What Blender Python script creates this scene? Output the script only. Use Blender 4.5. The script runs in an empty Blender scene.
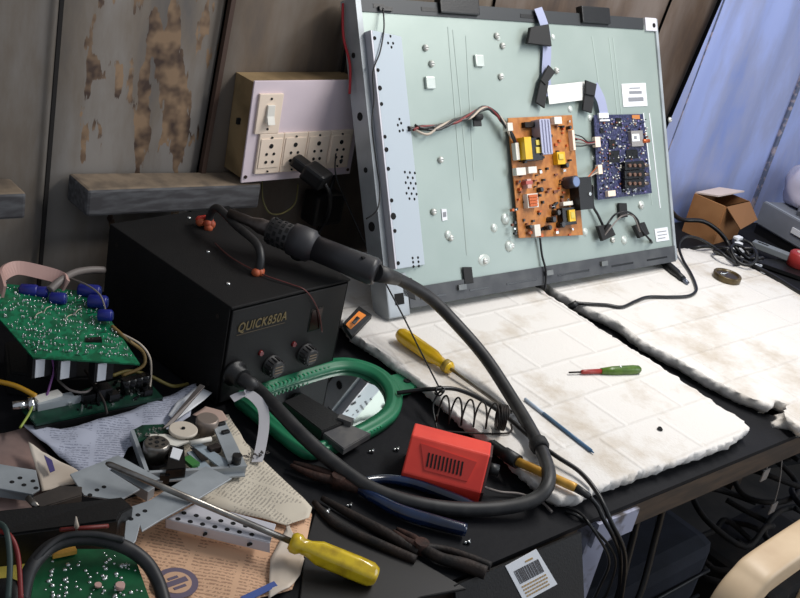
import bpy, bmesh, math, random
from mathutils import Vector, Matrix, noise
random.seed(7)
SC = bpy.context.scene
COL = SC.collection
T = 0.75                                   # table top height
PI = math.pi
# ------------------------------------------------------------ camera
FPX, YAW, PITCH, ROLL, CH = 1028.6, -.795, .429, .221, T+.660
_F = Vector((-math.sin(YAW)*math.cos(PITCH), math.cos(YAW)*math.cos(PITCH), -math.sin(PITCH)))
_r = Vector((math.cos(YAW), math.sin(YAW), 0)); _u = _r.cross(_F)
CR = _r*math.cos(ROLL)+_u*math.sin(ROLL); CU = -_r*math.sin(ROLL)+_u*math.cos(ROLL)
CO = Vector((0, 0, CH))
cam = bpy.data.cameras.new('camera'); co = bpy.data.objects.new('camera', cam); COL.objects.link(co)
co.matrix_world = Matrix(((CR.x, CU.x, -_F.x, 0), (CR.y, CU.y, -_F.y, 0), (CR.z, CU.z, -_F.z, CH), (0, 0, 0, 1)))
cam.sensor_width = 36; cam.sensor_fit = 'HORIZONTAL'; cam.lens = FPX/800*36; cam.clip_start = .02
SC.camera = co
# survey helpers: where a sight line meets a real surface
def ray(x, y): return (CR*((x-400)/FPX) - CU*((y-299)/FPX) + _F)
def P(x, y, z=0.):
    d = ray(x, y); return CO + d*((T+z-CH)/d.z)
def W(x, y, Y):
    d = ray(x, y); return CO + d*(Y/d.y)
def hit(x, y, p, n):
    d = ray(x, y); return CO + d*((p-CO).dot(n)/d.dot(n))
# ------------------------------------------------------------ materials
def lin(c):
    def f(v):
        v /= 255.; return v/12.92 if v <= .04045 else ((v+.055)/1.055)**2.4
    return (f(c[0]), f(c[1]), f(c[2]), 1)
MATS = {}
def mat(name, c, rough=.6, metal=0., c2=None, scale=40., bump=0., bscale=200., detail=4., lo=.4, hi=.65, stretch=None, **k):
    if name in MATS: return MATS[name]
    m = bpy.data.materials.new(name); m.use_nodes = True; nt = m.node_tree; N = nt.nodes; L = nt.links
    b = N['Principled BSDF']; b.inputs['Roughness'].default_value = rough; b.inputs['Metallic'].default_value = metal
    b.inputs['Base Color'].default_value = lin(c)
    for kk, v in k.items(): b.inputs[kk.replace('_', ' ')].default_value = v
    if c2 or bump:
        tc = N.new('ShaderNodeTexCoord'); mp = N.new('ShaderNodeMapping'); L.new(tc.outputs['Object'], mp.inputs[0])
        if stretch: mp.inputs['Scale'].default_value = stretch
    if c2:
        nz = N.new('ShaderNodeTexNoise'); nz.inputs['Scale'].default_value = scale; nz.inputs['Detail'].default_value = detail
        L.new(mp.outputs[0], nz.inputs['Vector'])
        r = N.new('ShaderNodeValToRGB'); r.color_ramp.elements[0].position = lo; r.color_ramp.elements[1].position = hi
        r.color_ramp.elements[0].color = lin(c); r.color_ramp.elements[1].color = lin(c2)
        L.new(nz.outputs['Fac'], r.inputs[0]); L.new(r.outputs[0], b.inputs['Base Color'])
    if bump:
        n2 = N.new('ShaderNodeTexNoise'); n2.inputs['Scale'].default_value = bscale; n2.inputs['Detail'].default_value = 3
        L.new(mp.outputs[0], n2.inputs['Vector'])
        bp = N.new('ShaderNodeBump'); bp.inputs['Strength'].default_value = bump; bp.inputs['Distance'].default_value = .002
        L.new(n2.outputs['Fac'], bp.inputs['Height']); L.new(bp.outputs[0], b.inputs['Normal'])
    MATS[name] = m; return m

BLK = mat('black_plastic', (13, 13, 14), .45, bump=.15, bscale=400)
BLKG = mat('black_gloss', (14, 14, 15), .25)
RUB = mat('black_rubber', (26, 26, 28), .5, c2=(44, 43, 43), scale=60)
STEELP = mat('station_paint', (9, 8, 9), .7, bump=.35, bscale=900, c2=(15, 14, 14), scale=15, Specular_IOR_Level=.3)
PANELM = mat('chassis_zinc', (150, 163, 157), .45, .35, c2=(160, 172, 166), scale=6, bump=.03, bscale=120)
BRKT = mat('column_steel', (204, 202, 208), .45, .15, c2=(194, 194, 202), scale=8)
BRKTB = mat('column_steel_blue', (180, 190, 198), .45, .15)
DKGRY = mat('dark_grey_plastic', (58, 60, 64), .5, c2=(76, 78, 80), scale=30)
RIMM = mat('rim_metal', (92, 96, 98), .45, .5, c2=(120, 122, 120), scale=25)
CHROME = mat('chrome', (210, 210, 210), .2, 1.)
STL = mat('tool_steel', (150, 146, 140), .32, .9, c2=(110, 104, 98), scale=60)
WHT = mat('white_plastic', (226, 222, 212), .45, c2=(208, 202, 190), scale=20)
CREAM = mat('cream_socket', (238, 218, 198), .4)
LILAC = mat('lilac_laminate', (224, 208, 214), .4, c2=(208, 192, 200), scale=9, lo=.35, hi=.75)
MDF = mat('raw_board', (150, 126, 90), .8, c2=(116, 96, 66), scale=18)
WIREB = mat('black_wire', (16, 16, 17), .4)
WIREG = mat('grey_wire', (120, 112, 108), .5)
WIRER = mat('red_wire', (120, 28, 26), .45)
WIREW = mat('white_wire', (190, 176, 160), .5)
WIREY = mat('yellow_wire', (190, 140, 30), .45)
WIREYG = mat('pale_green_wire', (150, 165, 70), .5)
WIREP = mat('violet_wire', (110, 60, 120), .5)
TAPE = mat('black_cloth_tape', (24, 24, 25), .7, bump=.2, bscale=600)
LABEL = mat('white_label', (226, 228, 232), .5)
LABELG = mat('label_print', (130, 132, 138), .6)
GOLD = mat('brass_tube', (228, 176, 84), .35, .15, c2=(200, 148, 56), scale=50)
REDP = mat('red_plastic', (232, 70, 54), .45, c2=(216, 56, 44), scale=20, bump=.05)
GREENP = mat('green_plastic', (38, 126, 88), .42, c2=(28, 106, 72), scale=15)
YELP = mat('yellow_acetate', (232, 190, 24), .3, Coat_Weight=.3, c2=(214, 168, 18), scale=40)
YELD = mat('yellow_acetate_worn', (224, 192, 34), .22, c2=(184, 152, 28), scale=70, Coat_Weight=.4)
BLUEH = mat('blue_grip', (14, 36, 70), .2, c2=(10, 18, 38), scale=25, Coat_Weight=.4)
RUST = mat('rusty_iron', (66, 42, 34), .7, .4, c2=(40, 28, 24), scale=70, bump=.4, bscale=300)
DKIRON = mat('dark_iron', (22, 19, 18), .6, .4, c2=(46, 36, 31), scale=60, bump=.3, bscale=300)
BRACK = mat('galvanised', (168, 174, 178), .42, .2, c2=(146, 152, 156), scale=20)
HOLE = mat('hole_black', (10, 10, 11), .9)
GPCB = mat('green_pcb', (22, 122, 82), .35, c2=(14, 92, 60), scale=120, lo=.45, hi=.55)
GPCBD = mat('dark_green_pcb', (20, 62, 46), .35, c2=(12, 44, 34), scale=90)
BPCB = mat('blue_pcb', (28, 32, 66), .35, c2=(60, 62, 100), scale=260, lo=.48, hi=.56)
OPCB = mat('phenolic_pcb', (182, 118, 56), .5, c2=(160, 98, 42), scale=90, lo=.4, hi=.6)
SOLD = mat('solder', (214, 216, 214), .25, .9)
BLUEC = mat('blue_capacitor', (24, 34, 124), .35)
PINK = mat('pink_tape', (196, 158, 148), .6)
ORG = mat('orange_silicone', (178, 88, 50), .6, c2=(150, 60, 34), scale=80)
REDS = mat('red_silicone', (190, 46, 30), .5)
RUBP = mat('orange_sticker', (226, 130, 40), .5)
TABLEM = mat('table_top_sheet', (11, 12, 17), .75, Specular_IOR_Level=.25, c2=(22, 22, 26), scale=14, bump=.3, bscale=120, lo=.4, hi=.75)
TEDGE = mat('table_edge_wood', (54, 44, 36), .7, c2=(78, 62, 48), scale=16, stretch=(1, 6, 6))
CARD = mat('cardboard', (172, 122, 78), .8, c2=(158, 108, 66), scale=20)
CARDSH = mat('cardboard_shaded', (130, 90, 56), .85)  # darker cardboard copy: shade inside the box and on a flap painted in
GREYD = mat('grey_device', (124, 128, 136), .45, c2=(108, 112, 120), scale=9)
NAVY = mat('navy_fabric', (22, 26, 36), .8, c2=(30, 34, 46), scale=22, bump=.2, bscale=300)
FLOORM = mat('floor_concrete', (58, 54, 50), .85, c2=(40, 38, 36), scale=8, bump=.3, bscale=60)
CHAIRM = mat('cream_chair_plastic', (214, 190, 158), .45, c2=(196, 170, 138), scale=12)
YSTK = mat('yellow_sticker', (206, 186, 84), .5)
RIBB = mat('grey_blue_ribbon', (150, 156, 184), .45)
COPPER = mat('copper_winding', (190, 96, 50), .4, .5)
LAV = mat('lavender_heatsink', (168, 170, 192), .4, .3)
BROWN = mat('amber_ring', (96, 80, 46), .3, .2, c2=(58, 46, 26), scale=60)
BAGM = mat('hazy_plastic', (196, 190, 206), .3, c2=(170, 176, 206), scale=14)
DSCREEN = mat('dark_red_window', (34, 8, 8), .15)
TANTXT = mat('tan_print', (112, 98, 66), .6)

def foam_mat():
    m = bpy.data.materials.new('white_foam'); m.use_nodes = True; nt = m.node_tree; N = nt.nodes; L = nt.links
    b = N['Principled BSDF']; b.inputs['Roughness'].default_value = .75
    tc = N.new('ShaderNodeTexCoord')
    nz = N.new('ShaderNodeTexNoise'); nz.inputs['Scale'].default_value = 9; nz.inputs['Detail'].default_value = 8; nz.inputs['Roughness'].default_value = .65
    L.new(tc.outputs['Object'], nz.inputs['Vector'])
    r = N.new('ShaderNodeValToRGB'); e = r.color_ramp.elements
    e[0].position = .3; e[0].color = lin((190, 178, 162)); e[1].position = .5; e[1].color = lin((221, 217, 212))
    L.new(nz.outputs['Fac'], r.inputs[0])
    vo = N.new('ShaderNodeTexVoronoi'); vo.inputs['Scale'].default_value = 330
    L.new(tc.outputs['Object'], vo.inputs['Vector'])
    bp = N.new('ShaderNodeBump'); bp.inputs['Strength'].default_value = .25; bp.inputs['Distance'].default_value = .001
    L.new(vo.outputs['Distance'], bp.inputs['Height'])
    br = N.new('ShaderNodeTexBrick'); br.inputs['Scale'].default_value = 1.; br.inputs['Mortar Size'].default_value = .006; br.inputs['Mortar Smooth'].default_value = 1.
    br.inputs['Brick Width'].default_value = .125; br.inputs['Row Height'].default_value = .078
    nd = N.new('ShaderNodeTexNoise'); nd.inputs['Scale'].default_value = 9; nd.inputs['Detail'].default_value = 0; L.new(tc.outputs['Object'], nd.inputs['Vector'])
    vm = N.new('ShaderNodeVectorMath'); vm.operation = 'MULTIPLY_ADD'; vm.inputs[1].default_value = (.006, .006, 0); L.new(nd.outputs['Color'], vm.inputs[0]); L.new(tc.outputs['Object'], vm.inputs[2]); L.new(vm.outputs[0], br.inputs['Vector'])
    b2 = N.new('ShaderNodeBump'); b2.inputs['Strength'].default_value = .8; b2.inputs['Distance'].default_value = .0016
    L.new(br.outputs['Fac'], b2.inputs['Height']); L.new(bp.outputs[0], b2.inputs['Normal'])
    n5 = N.new('ShaderNodeTexNoise'); n5.inputs['Scale'].default_value = 34; n5.inputs['Detail'].default_value = 4; L.new(tc.outputs['Object'], n5.inputs['Vector'])
    b3 = N.new('ShaderNodeBump'); b3.inputs['Strength'].default_value = .3; b3.inputs['Distance'].default_value = .003
    L.new(n5.outputs['Fac'], b3.inputs['Height']); L.new(b2.outputs[0], b3.inputs['Normal']); L.new(b3.outputs[0], b.inputs['Normal'])
    L.new(r.outputs[0], b.inputs['Base Color'])
    return m
FOAM = foam_mat()

def wall_mat(name, base, streak, rustc=None, rc=None, rr=.1):
    """weathered painted sheet: vertical streaks; an irregular patch of flaked rust around rc (object coordinates)"""
    m = bpy.data.materials.new(name); m.use_nodes = True; nt = m.node_tree; N = nt.nodes; L = nt.links
    b = N['Principled BSDF']; b.inputs['Roughness'].default_value = .65
    tc = N.new('ShaderNodeTexCoord'); mp = N.new('ShaderNodeMapping'); mp.inputs['Scale'].default_value = (11, 11, 3.2)
    L.new(tc.outputs['Object'], mp.inputs[0])
    nz = N.new('ShaderNodeTexNoise'); nz.inputs['Scale'].default_value = .9; nz.inputs['Detail'].default_value = 9; nz.inputs['Roughness'].default_value = .6; L.new(mp.outputs[0], nz.inputs['Vector'])
    r = N.new('ShaderNodeValToRGB'); e = r.color_ramp.elements
    e[0].position = .34; e[0].color = lin(streak); e[1].position = .6; e[1].color = lin(base)
    ex = r.color_ramp.elements.new(.47); ex.color = lin([(a+c)/2*f for a, c, f in zip(base, streak, (1.04, .99, .92))])
    L.new(nz.outputs['Fac'], r.inputs[0]); out = r.outputs[0]
    if rustc:
        mp2 = N.new('ShaderNodeMapping'); mp2.inputs['Scale'].default_value = (1, 1, .42); L.new(tc.outputs['Object'], mp2.inputs[0])
        dist = N.new('ShaderNodeVectorMath'); dist.operation = 'DISTANCE'; dist.inputs[1].default_value = (rc[0], rc[1], rc[2]*.34)
        L.new(mp2.outputs[0], dist.inputs[0])
        n3 = N.new('ShaderNodeTexNoise'); n3.inputs['Scale'].default_value = 30; n3.inputs['Detail'].default_value = 10
        mp3 = N.new('ShaderNodeMapping'); mp3.inputs['Scale'].default_value = (1.6, 1, .42); L.new(tc.outputs['Object'], mp3.inputs[0]); L.new(mp3.outputs[0], n3.inputs['Vector'])
        ad = N.new('ShaderNodeMath'); ad.operation = 'MULTIPLY_ADD'; L.new(dist.outputs['Value'], ad.inputs[0]); ad.inputs[1].default_value = -1.0/rr
        sc = N.new('ShaderNodeMath'); sc.operation = 'MULTIPLY_ADD'; sc.inputs[1].default_value = 7.; sc.inputs[2].default_value = -3.05
        L.new(n3.outputs['Fac'], sc.inputs[0]); L.new(sc.outputs[0], ad.inputs[2])
        rk = N.new('ShaderNodeValToRGB'); k = rk.color_ramp.elements; k[0].position = .02; k[0].color = (0, 0, 0, 1); k[1].position = .1; k[1].color = (1, 1, 1, 1)
        L.new(ad.outputs[0], rk.inputs[0])
        rc2 = N.new('ShaderNodeValToRGB'); k = rc2.color_ramp.elements
        k[0].position = .35; k[0].color = lin(rustc[0]); k[1].position = .6; k[1].color = lin(rustc[1])
        n4 = N.new('ShaderNodeTexNoise'); n4.inputs['Scale'].default_value = 40; L.new(tc.outputs['Object'], n4.inputs['Vector']); L.new(n4.outputs['Fac'], rc2.inputs[0])
        mx = N.new('ShaderNodeMix'); mx.data_type = 'RGBA'
        L.new(rk.outputs[0], mx.inputs['Factor']); L.new(out, mx.inputs['A']); L.new(rc2.outputs[0], mx.inputs['B']); out = mx.outputs['Result']
    L.new(out, b.inputs['Base Color'])
    bp = N.new('ShaderNodeBump'); bp.inputs['Strength'].default_value = .25; bp.inputs['Distance'].default_value = .003
    L.new(nz.outputs['Fac'], bp.inputs['Height']); L.new(bp.outputs[0], b.inputs['Normal'])
    return m

def paper_mat(name, base, ink, amount=.5, row=.0042, rot=0.):
    """newsprint: rows of broken ink marks in columns"""
    m = bpy.data.materials.new(name); m.use_nodes = True; nt = m.node_tree; N = nt.nodes; L = nt.links
    b = N['Principled BSDF']; b.inputs['Roughness'].default_value = .8
    tc = N.new('ShaderNodeTexCoord'); mp = N.new('ShaderNodeMapping'); mp.inputs['Rotation'].default_value = (0, 0, rot); L.new(tc.outputs['Object'], mp.inputs[0])
    sp = N.new('ShaderNodeSeparateXYZ'); L.new(mp.outputs[0], sp.inputs[0])
    def mth(op, a, bb=None, c=None):
        n = N.new('ShaderNodeMath'); n.operation = op
        for i, v in enumerate((a, bb, c)):
            if v is None: continue
            if isinstance(v, (int, float)): n.inputs[i].default_value = v
            else: L.new(v, n.inputs[i])
        return n.outputs[0]
    rows = mth('LESS_THAN', mth('FRACT', mth('DIVIDE', sp.outputs['Y'], row)), .5)
    cols = mth('GREATER_THAN', mth('FRACT', mth('DIVIDE', sp.outputs['X'], .047)), .1)
    nz = N.new('ShaderNodeTexNoise'); nz.inputs['Scale'].default_value = 420; nz.inputs['Detail'].default_value = 1
    L.new(mp.outputs[0], nz.inputs['Vector'])
    ltr = mth('GREATER_THAN', nz.outputs['Fac'], .46)
    n2 = N.new('ShaderNodeTexNoise'); n2.inputs['Scale'].default_value = 14; L.new(mp.outputs[0], n2.inputs['Vector'])
    blk = mth('GREATER_THAN', n2.outputs['Fac'], .42)
    fac = mth('MULTIPLY', mth('MULTIPLY', rows, cols), mth('MULTIPLY', ltr, blk))
    fac = mth('MULTIPLY', fac, amount)
    mx = N.new('ShaderNodeMix'); mx.data_type = 'RGBA'; mx.inputs['A'].default_value = lin(base); mx.inputs['B'].default_value = lin(ink)
    L.new(fac, mx.inputs['Factor']); L.new(mx.outputs['Result'], b.inputs['Base Color'])
    return m
NEWSB = paper_mat('newsprint_blue_grey', (178, 182, 198), (90, 94, 116), .55, rot=.5)
NEWSO = paper_mat('newsprint_salmon', (218, 176, 142), (120, 82, 66), .55, .0045, rot=.75)
NEWSC = paper_mat('newsprint_cream', (206, 196, 178), (96, 88, 84), .5, .004, rot=-.5)
PAPW = mat('plain_paper', (216, 204, 190), .8, c2=(200, 184, 166), scale=14)

# ------------------------------------------------------------ mesh helpers
class B:
    """collects shapes, built as one mesh object; .m sets the material slot of what follows"""
    def __init__(s): s.bm = bmesh.new(); s.m = 0
    def _fin(s, verts, M=None, smooth=False):
        if M is not None: bmesh.ops.transform(s.bm, matrix=M, verts=verts)
        fs = set(f for v in verts for f in v.link_faces)
        for f in fs: f.material_index = s.m; f.smooth = smooth
        return verts
    def box(s, c, d, M=None, bev=0.):
        r = bmesh.ops.create_cube(s.bm, size=1.)['verts']
        bmesh.ops.transform(s.bm, matrix=Matrix.Translation(c) @ Matrix.Diagonal((d[0], d[1], d[2], 1)), verts=r)
        if bev:
            es = list(set(e for v in r for e in v.link_edges))
            o = bmesh.ops.bevel(s.bm, geom=es, offset=bev, segments=2, affect='EDGES', profile=.6)
            r = list(set(o['verts']) | set(v for v in r if v.is_valid))
            fs = set(f for v in r for f in v.link_faces); r = list(set(v for f in fs for v in f.verts))
        return s._fin(r, M)
    def bb(s, x0, x1, y0, y1, z0, z1, M=None, bev=0.):
        return s.box(((x0+x1)/2, (y0+y1)/2, (z0+z1)/2), (abs(x1-x0), abs(y1-y0), abs(z1-z0)), M, bev)
    def bar(s, a, b, w, h, up=Vector((0, 0, 1)), bev=0.):
        a = Vector(a); b = Vector(b); x = (b-a).normalized(); y = up.cross(x).normalized(); z = x.cross(y)
        M = Matrix((( x.x, y.x, z.x, (a.x+b.x)/2), (x.y, y.y, z.y, (a.y+b.y)/2), (x.z, y.z, z.z, (a.z+b.z)/2), (0, 0, 0, 1)))
        return s.box((0, 0, 0), ((b-a).length, w, h), M, bev)
    def cyl(s, a, b, r, r2=None, seg=16, smooth=True):
        return s.lathe(a, b, [(0, r), (1, r if r2 is None else r2)], seg, smooth)
    def lathe(s, a, b, prof, seg=20, smooth=True, M=None, cap=True):
        """prof: (fraction along a->b, radius)"""
        a = Vector(a); b = Vector(b); ax = (b-a); x = ax.normalized()
        t = Vector((0, 0, 1)) if abs(x.z) < .9 else Vector((1, 0, 0)); y = x.cross(t).normalized(); z = x.cross(y)
        rings = []; allv = []
        for f, r in prof:
            c = a+ax*f; rg = [s.bm.verts.new(c+(y*math.cos(2*PI*i/seg)+z*math.sin(2*PI*i/seg))*max(r, 1e-5)) for i in range(seg)]
            rings.append(rg); allv += rg
        for p, q in zip(rings, rings[1:]):
            for i in range(seg):
                f = s.bm.faces.new((p[i], p[(i+1) % seg], q[(i+1) % seg], q[i])); f.smooth = smooth; f.material_index = s.m
        if cap:
            for rg, fl in ((rings[0], True), (rings[-1], False)):
                f = s.bm.faces.new(rg[::-1] if fl else rg); f.material_index = s.m
        if M is not None: bmesh.ops.transform(s.bm, matrix=M, verts=allv)
        return allv
    def tube(s, pts, r, seg=10, sub=6, radii=None, flat=None):
        """smooth tube through points; flat=(w,h) sweeps a flat strip instead"""
        pts = [Vector(p) for p in pts]
        out = []; rr = []
        n = len(pts)
        for i in range(n-1):
            p0 = pts[max(i-1, 0)]; p1 = pts[i]; p2 = pts[i+1]; p3 = pts[min(i+2, n-1)]
            for k in range(sub):
                t = k/sub
                out.append(.5*((2*p1)+(p2-p0)*t+(2*p0-5*p1+4*p2-p3)*t*t+(-p0+3*p1-3*p2+p3)*t**3))
                if radii: rr.append(radii[i]*(1-t)+radii[i+1]*t)
        out.append(pts[-1])
        if radii: rr.append(radii[-1])
        d = (out[1]-out[0]).normalized(); up = Vector((0, 0, 1))
        if abs(d.z) > .95: up = Vector((1, 0, 0))
        y = up.cross(d).normalized()
        rings = []
        for i, p in enumerate(out):
            dd = (out[min(i+1, len(out)-1)]-out[max(i-1, 0)])
            if dd.length < 1e-9: dd = d
            d = dd.normalized(); y = (y-d*y.dot(d))
            if y.length < 1e-6: y = d.orthogonal()
            y.normalize(); z = d.cross(y)
            rad = rr[i] if radii else r
            if flat:
                w, h = flat; sg = lambda v, k: math.copysign(abs(v)**k, v)
                off = [(w/2*sg(math.cos(2*PI*j/20), .4), h/2*sg(math.sin(2*PI*j/20), .4)) for j in range(20)]
                rings.append([s.bm.verts.new(p+y*a+z*b) for a, b in off])
            else:
                rings.append([s.bm.verts.new(p+(y*math.cos(2*PI*j/seg)+z*math.sin(2*PI*j/seg))*rad) for j in range(seg)])
        k = len(rings[0])
        for p, q in zip(rings, rings[1:]):
            for i in range(k):
                f = s.bm.faces.new((p[i], p[(i+1) % k], q[(i+1) % k], q[i])); f.smooth = True; f.material_index = s.m
        f = s.bm.faces.new(rings[0][::-1]); f.material_index = s.m
        f = s.bm.faces.new(rings[-1]); f.material_index = s.m
    def prism(s, pts, h, dirv=None, bev=0.):
        """pts: 3D outline; extruded by vector dirv (default down by h)"""
        d = Vector(dirv) if dirv is not None else Vector((0, 0, -h))
        a = [s.bm.verts.new(p) for p in pts]; b = [s.bm.verts.new(Vector(p)+d) for p in pts]
        f1 = s.bm.faces.new(a); f2 = s.bm.faces.new(b[::-1]); fs = [f1, f2]
        n = len(a)
        for i in range(n): fs.append(s.bm.faces.new((a[i], b[i], b[(i+1) % n], a[(i+1) % n])))
        for f in fs: f.material_index = s.m
        bmesh.ops.recalc_face_normals(s.bm, faces=fs)
        if bev:
            bmesh.ops.bevel(s.bm, geom=[e for e in f1.edges], offset=bev, segments=2, affect='EDGES')
        return a+b
    def ball(s, c, r, sc=(1, 1, 1), u=12, v=8):
        q = bmesh.ops.create_uvsphere(s.bm, u_segments=u, v_segments=v, radius=r)['verts']
        return s._fin(q, Matrix.Translation(c) @ Matrix.Diagonal((sc[0], sc[1], sc[2], 1)), True)
    def sheet(s, pts, amp=.004, th=.0007, cuts=3, seed=0., freq=14., zmin=None):
        """crumpled thin sheet with outline pts"""
        old = set(s.bm.faces)
        vs = [s.bm.verts.new(p) for p in pts]; f = s.bm.faces.new(vs)
        bmesh.ops.triangulate(s.bm, faces=[f])
        for _ in range(cuts):
            fs = [f for f in s.bm.faces if f not in old]
            bmesh.ops.subdivide_edges(s.bm, edges=list(set(e for f in fs for e in f.edges)), cuts=1, use_grid_fill=True)
        fs = [f for f in s.bm.faces if f not in old]
        for v in set(v for f in fs for v in f.verts):
            n = noise.noise(Vector((v.co.x*freq, v.co.y*freq, seed)))+.5*noise.noise(Vector((v.co.x*freq*2.7, v.co.y*freq*2.7, seed+5)))
            v.co.z += abs(n)*amp+th
        bmesh.ops.recalc_face_normals(s.bm, faces=fs)
        bmesh.ops.solidify(s.bm, geom=fs, thickness=th)
        for f in s.bm.faces:
            if f not in old: f.material_index = s.m; f.smooth = True
    def _island(s, v0):
        seen = {v0}; st = [v0]; fs = set()
        while st:
            v = st.pop()
            for f in v.link_faces:
                fs.add(f)
                for w in f.verts:
                    if w not in seen: seen.add(w); st.append(w)
        return fs
    def sweep(s, path, prof, closed=True):
        """sweep a profile (side offset, height) round a flat path of 3D points"""
        n = len(path); rings = []
        for i, p in enumerate(path):
            a = path[(i-1) % n] if closed or i > 0 else p; b = path[(i+1) % n] if closed or i < n-1 else p
            d = (Vector(b)-Vector(a)).normalized(); sd = Vector((d.y, -d.x, 0))
            rings.append([s.bm.verts.new(Vector(p)+sd*o+Vector((0, 0, h))) for o, h in prof])
        k = len(prof); fs = []
        for i in range(n if closed else n-1):
            p = rings[i]; q = rings[(i+1) % n]
            for j in range(k): fs.append(s.bm.faces.new((p[j], p[(j+1) % k], q[(j+1) % k], q[j])))
        if not closed: fs += [s.bm.faces.new(rings[0]), s.bm.faces.new(rings[-1])]
        for f in fs: f.material_index = s.m; f.smooth = True
        bmesh.ops.recalc_face_normals(s.bm, faces=fs)

ROOT = {}
def tag(o, label=None, cat=None, group=None, kind=None):
    if label: o['label'] = label
    if cat: o['category'] = cat
    if group: o['group'] = group
    if kind: o['kind'] = kind
    return o
def thing(name, label, cat, M, group=None):
    if not isinstance(M, Matrix): M = Matrix.Translation(M)
    o = bpy.data.objects.new(name, None); o.empty_display_size = .02; COL.objects.link(o); o.matrix_world = M; ROOT[o] = M
    return tag(o, label, cat, group)
def obj(name, b, mats, parent=None, local=False, label=None, bev=0., autosm=False):
    me = bpy.data.meshes.new(name)
    bm = b.bm
    if parent is not None:
        M = ROOT[parent]
        if not local: bmesh.ops.transform(bm, matrix=M.inverted(), verts=bm.verts)
    else:
        xs = [v.co for v in bm.verts]; c = Vector(((min(p.x for p in xs)+max(p.x for p in xs))/2, (min(p.y for p in xs)+max(p.y for p in xs))/2, min(p.z for p in xs)))
        M = Matrix.Translation(c); bmesh.ops.transform(bm, matrix=M.inverted(), verts=bm.verts)
    bmesh.ops.recalc_face_normals(bm, faces=bm.faces)
    bm.to_mesh(me); bm.free()
    for m in (mats if isinstance(mats, (list, tuple)) else [mats]): me.materials.append(m)
    o = bpy.data.objects.new(name, me); COL.objects.link(o)
    if parent is not None: o.parent = parent; ROOT[o] = ROOT[parent]
    else: o.matrix_world = M; ROOT[o] = M
    if bev:
        md = o.modifiers.new('bevel', 'BEVEL'); md.width = bev; md.segments = 2; md.limit_method = 'ANGLE'
    if label: o['label'] = label
    return o
def struct(o): o['kind'] = 'structure'; return o
def single(name, b, mats, label, cat, group=None, **k):
    return tag(obj(name, b, mats, **k), label, cat, group)
def word(name, txt, size, M, mt, parent, shear=0., depth=.0003, bold=0., sx=1.):
    cu = bpy.data.curves.new(name, 'FONT'); cu.body = txt; cu.size = size; cu.extrude = depth; cu.shear = shear; cu.offset = bold; cu.space_character = 1.1
    t = bpy.data.objects.new(name+'_tmp', cu); COL.objects.link(t)
    bpy.context.view_layer.update()
    me = bpy.data.meshes.new_from_object(t.evaluated_get(bpy.context.evaluated_depsgraph_get()))
    bpy.data.objects.remove(t)
    me.transform(Matrix.Diagonal((sx, 1, 1, 1))); me.transform(M)
    me.materials.clear(); me.materials.append(mt)
    o = bpy.data.objects.new(name, me); COL.objects.link(o); o.parent = parent; ROOT[o] = ROOT[parent]; return o
def frame(o, x, y, z): return Matrix(((x.x, y.x, z.x, o.x), (x.y, y.y, z.y, o.y), (x.z, y.z, z.z, o.z), (0, 0, 0, 1)))
def on(z, *pp): return [P(a, b, z) for a, b in pp]
def P3(*pp): return [P(a, b, c) for a, b, c in pp]
def smoothloop(pts, sub=6):
    n = len(pts); out = []
    for i in range(n):
        p0, p1, p2, p3 = pts[i-1], pts[i], pts[(i+1) % n], pts[(i+2) % n]
        for k in range(sub):
            t = k/sub; out.append(.5*((2*p1)+(p2-p0)*t+(2*p0-5*p1+4*p2-p3)*t*t+(-p0+3*p1-3*p2+p3)*t**3))
    return out

# ============================================================ SETTING
WY = 1.17
WALLG = wall_mat('wall_sheet_grey', (124, 118, 112), (84, 80, 78))
WALLR = None
b = B(); b.bb(-1.2, 3.2, -1.4, 1.6, -.06, 0); struct(obj('floor', b, FLOORM))
# dark back wall of overlapping sheets; edges follow the seams (px at top, px at ledge height)
def wl(p, q, z, y=WY):
    a = W(*p, y); c = W(*q, y); t = (z-a.z)/(c.z-a.z); return a.lerp(c, t)
seams = [((61, 0), (45, 200)), ((231, 0), (203, 160)), ((352, 0), (330, 150)), ((500, 0), (480, 110)), ((630, 0), (612, 60)), ((677, 0), (655, 55)), ((722, 0), (664, 135))]
zt, zb = 2.0, .15
edges = [(Vector((-1.2, WY, zt)), Vector((-1.2, WY, zb)))]+[(wl(p, q, zt), wl(p, q, zb)) for p, q in seams]
b = B(); random.seed(3)
for i in range(len(edges)-1):
    (t0, b0), (t1, b1) = edges[i], edges[i+1]
    dy = (0, .006, .001, .009, .003, .010, .004)[i]
    b.m = (1, 0, 2, 2, 3, 3, 3)[i]
    nx, nz = 14, 18; th = .003
    g = []
    for k in range(nz+1):
        row = []
        for j in range(nx+1):
            L_ = t0.lerp(b0, k/nz); R_ = t1.lerp(b1, k/nz); p = L_.lerp(R_, j/nx)
            edge = .0025 if j in (0, nx) else 0
            p.y = WY+dy+.003+edge-.003*math.sin(PI*j/nx*3)-.002*noise.noise(p*9)
            row.append(b.bm.verts.new(p))
        g.append(row)
    for k in range(nz):
        for j in range(nx):
            f = b.bm.faces.new((g[k][j], g[k+1][j], g[k+1][j+1], g[k][j+1])); f.material_index = b.m; f.smooth = True
b.m = 4; b.bb(-1.2, edges[-1][0].x+.12, WY+.024, WY+.035, 0, zt)
WALLR = wall_mat('wall_sheet_rusted', (130, 124, 118), (92, 88, 86), ((62, 44, 34), (138, 112, 86)), (0, 0, 0), .085)
wb = obj('wall_back', b, [WALLR, WALLG, wall_mat('wall_sheet_brown_grey', (112, 102, 92), (78, 70, 64)), wall_mat('wall_plank_brown', (112, 100, 92), (66, 56, 52)), HOLE]); struct(wb)
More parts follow.
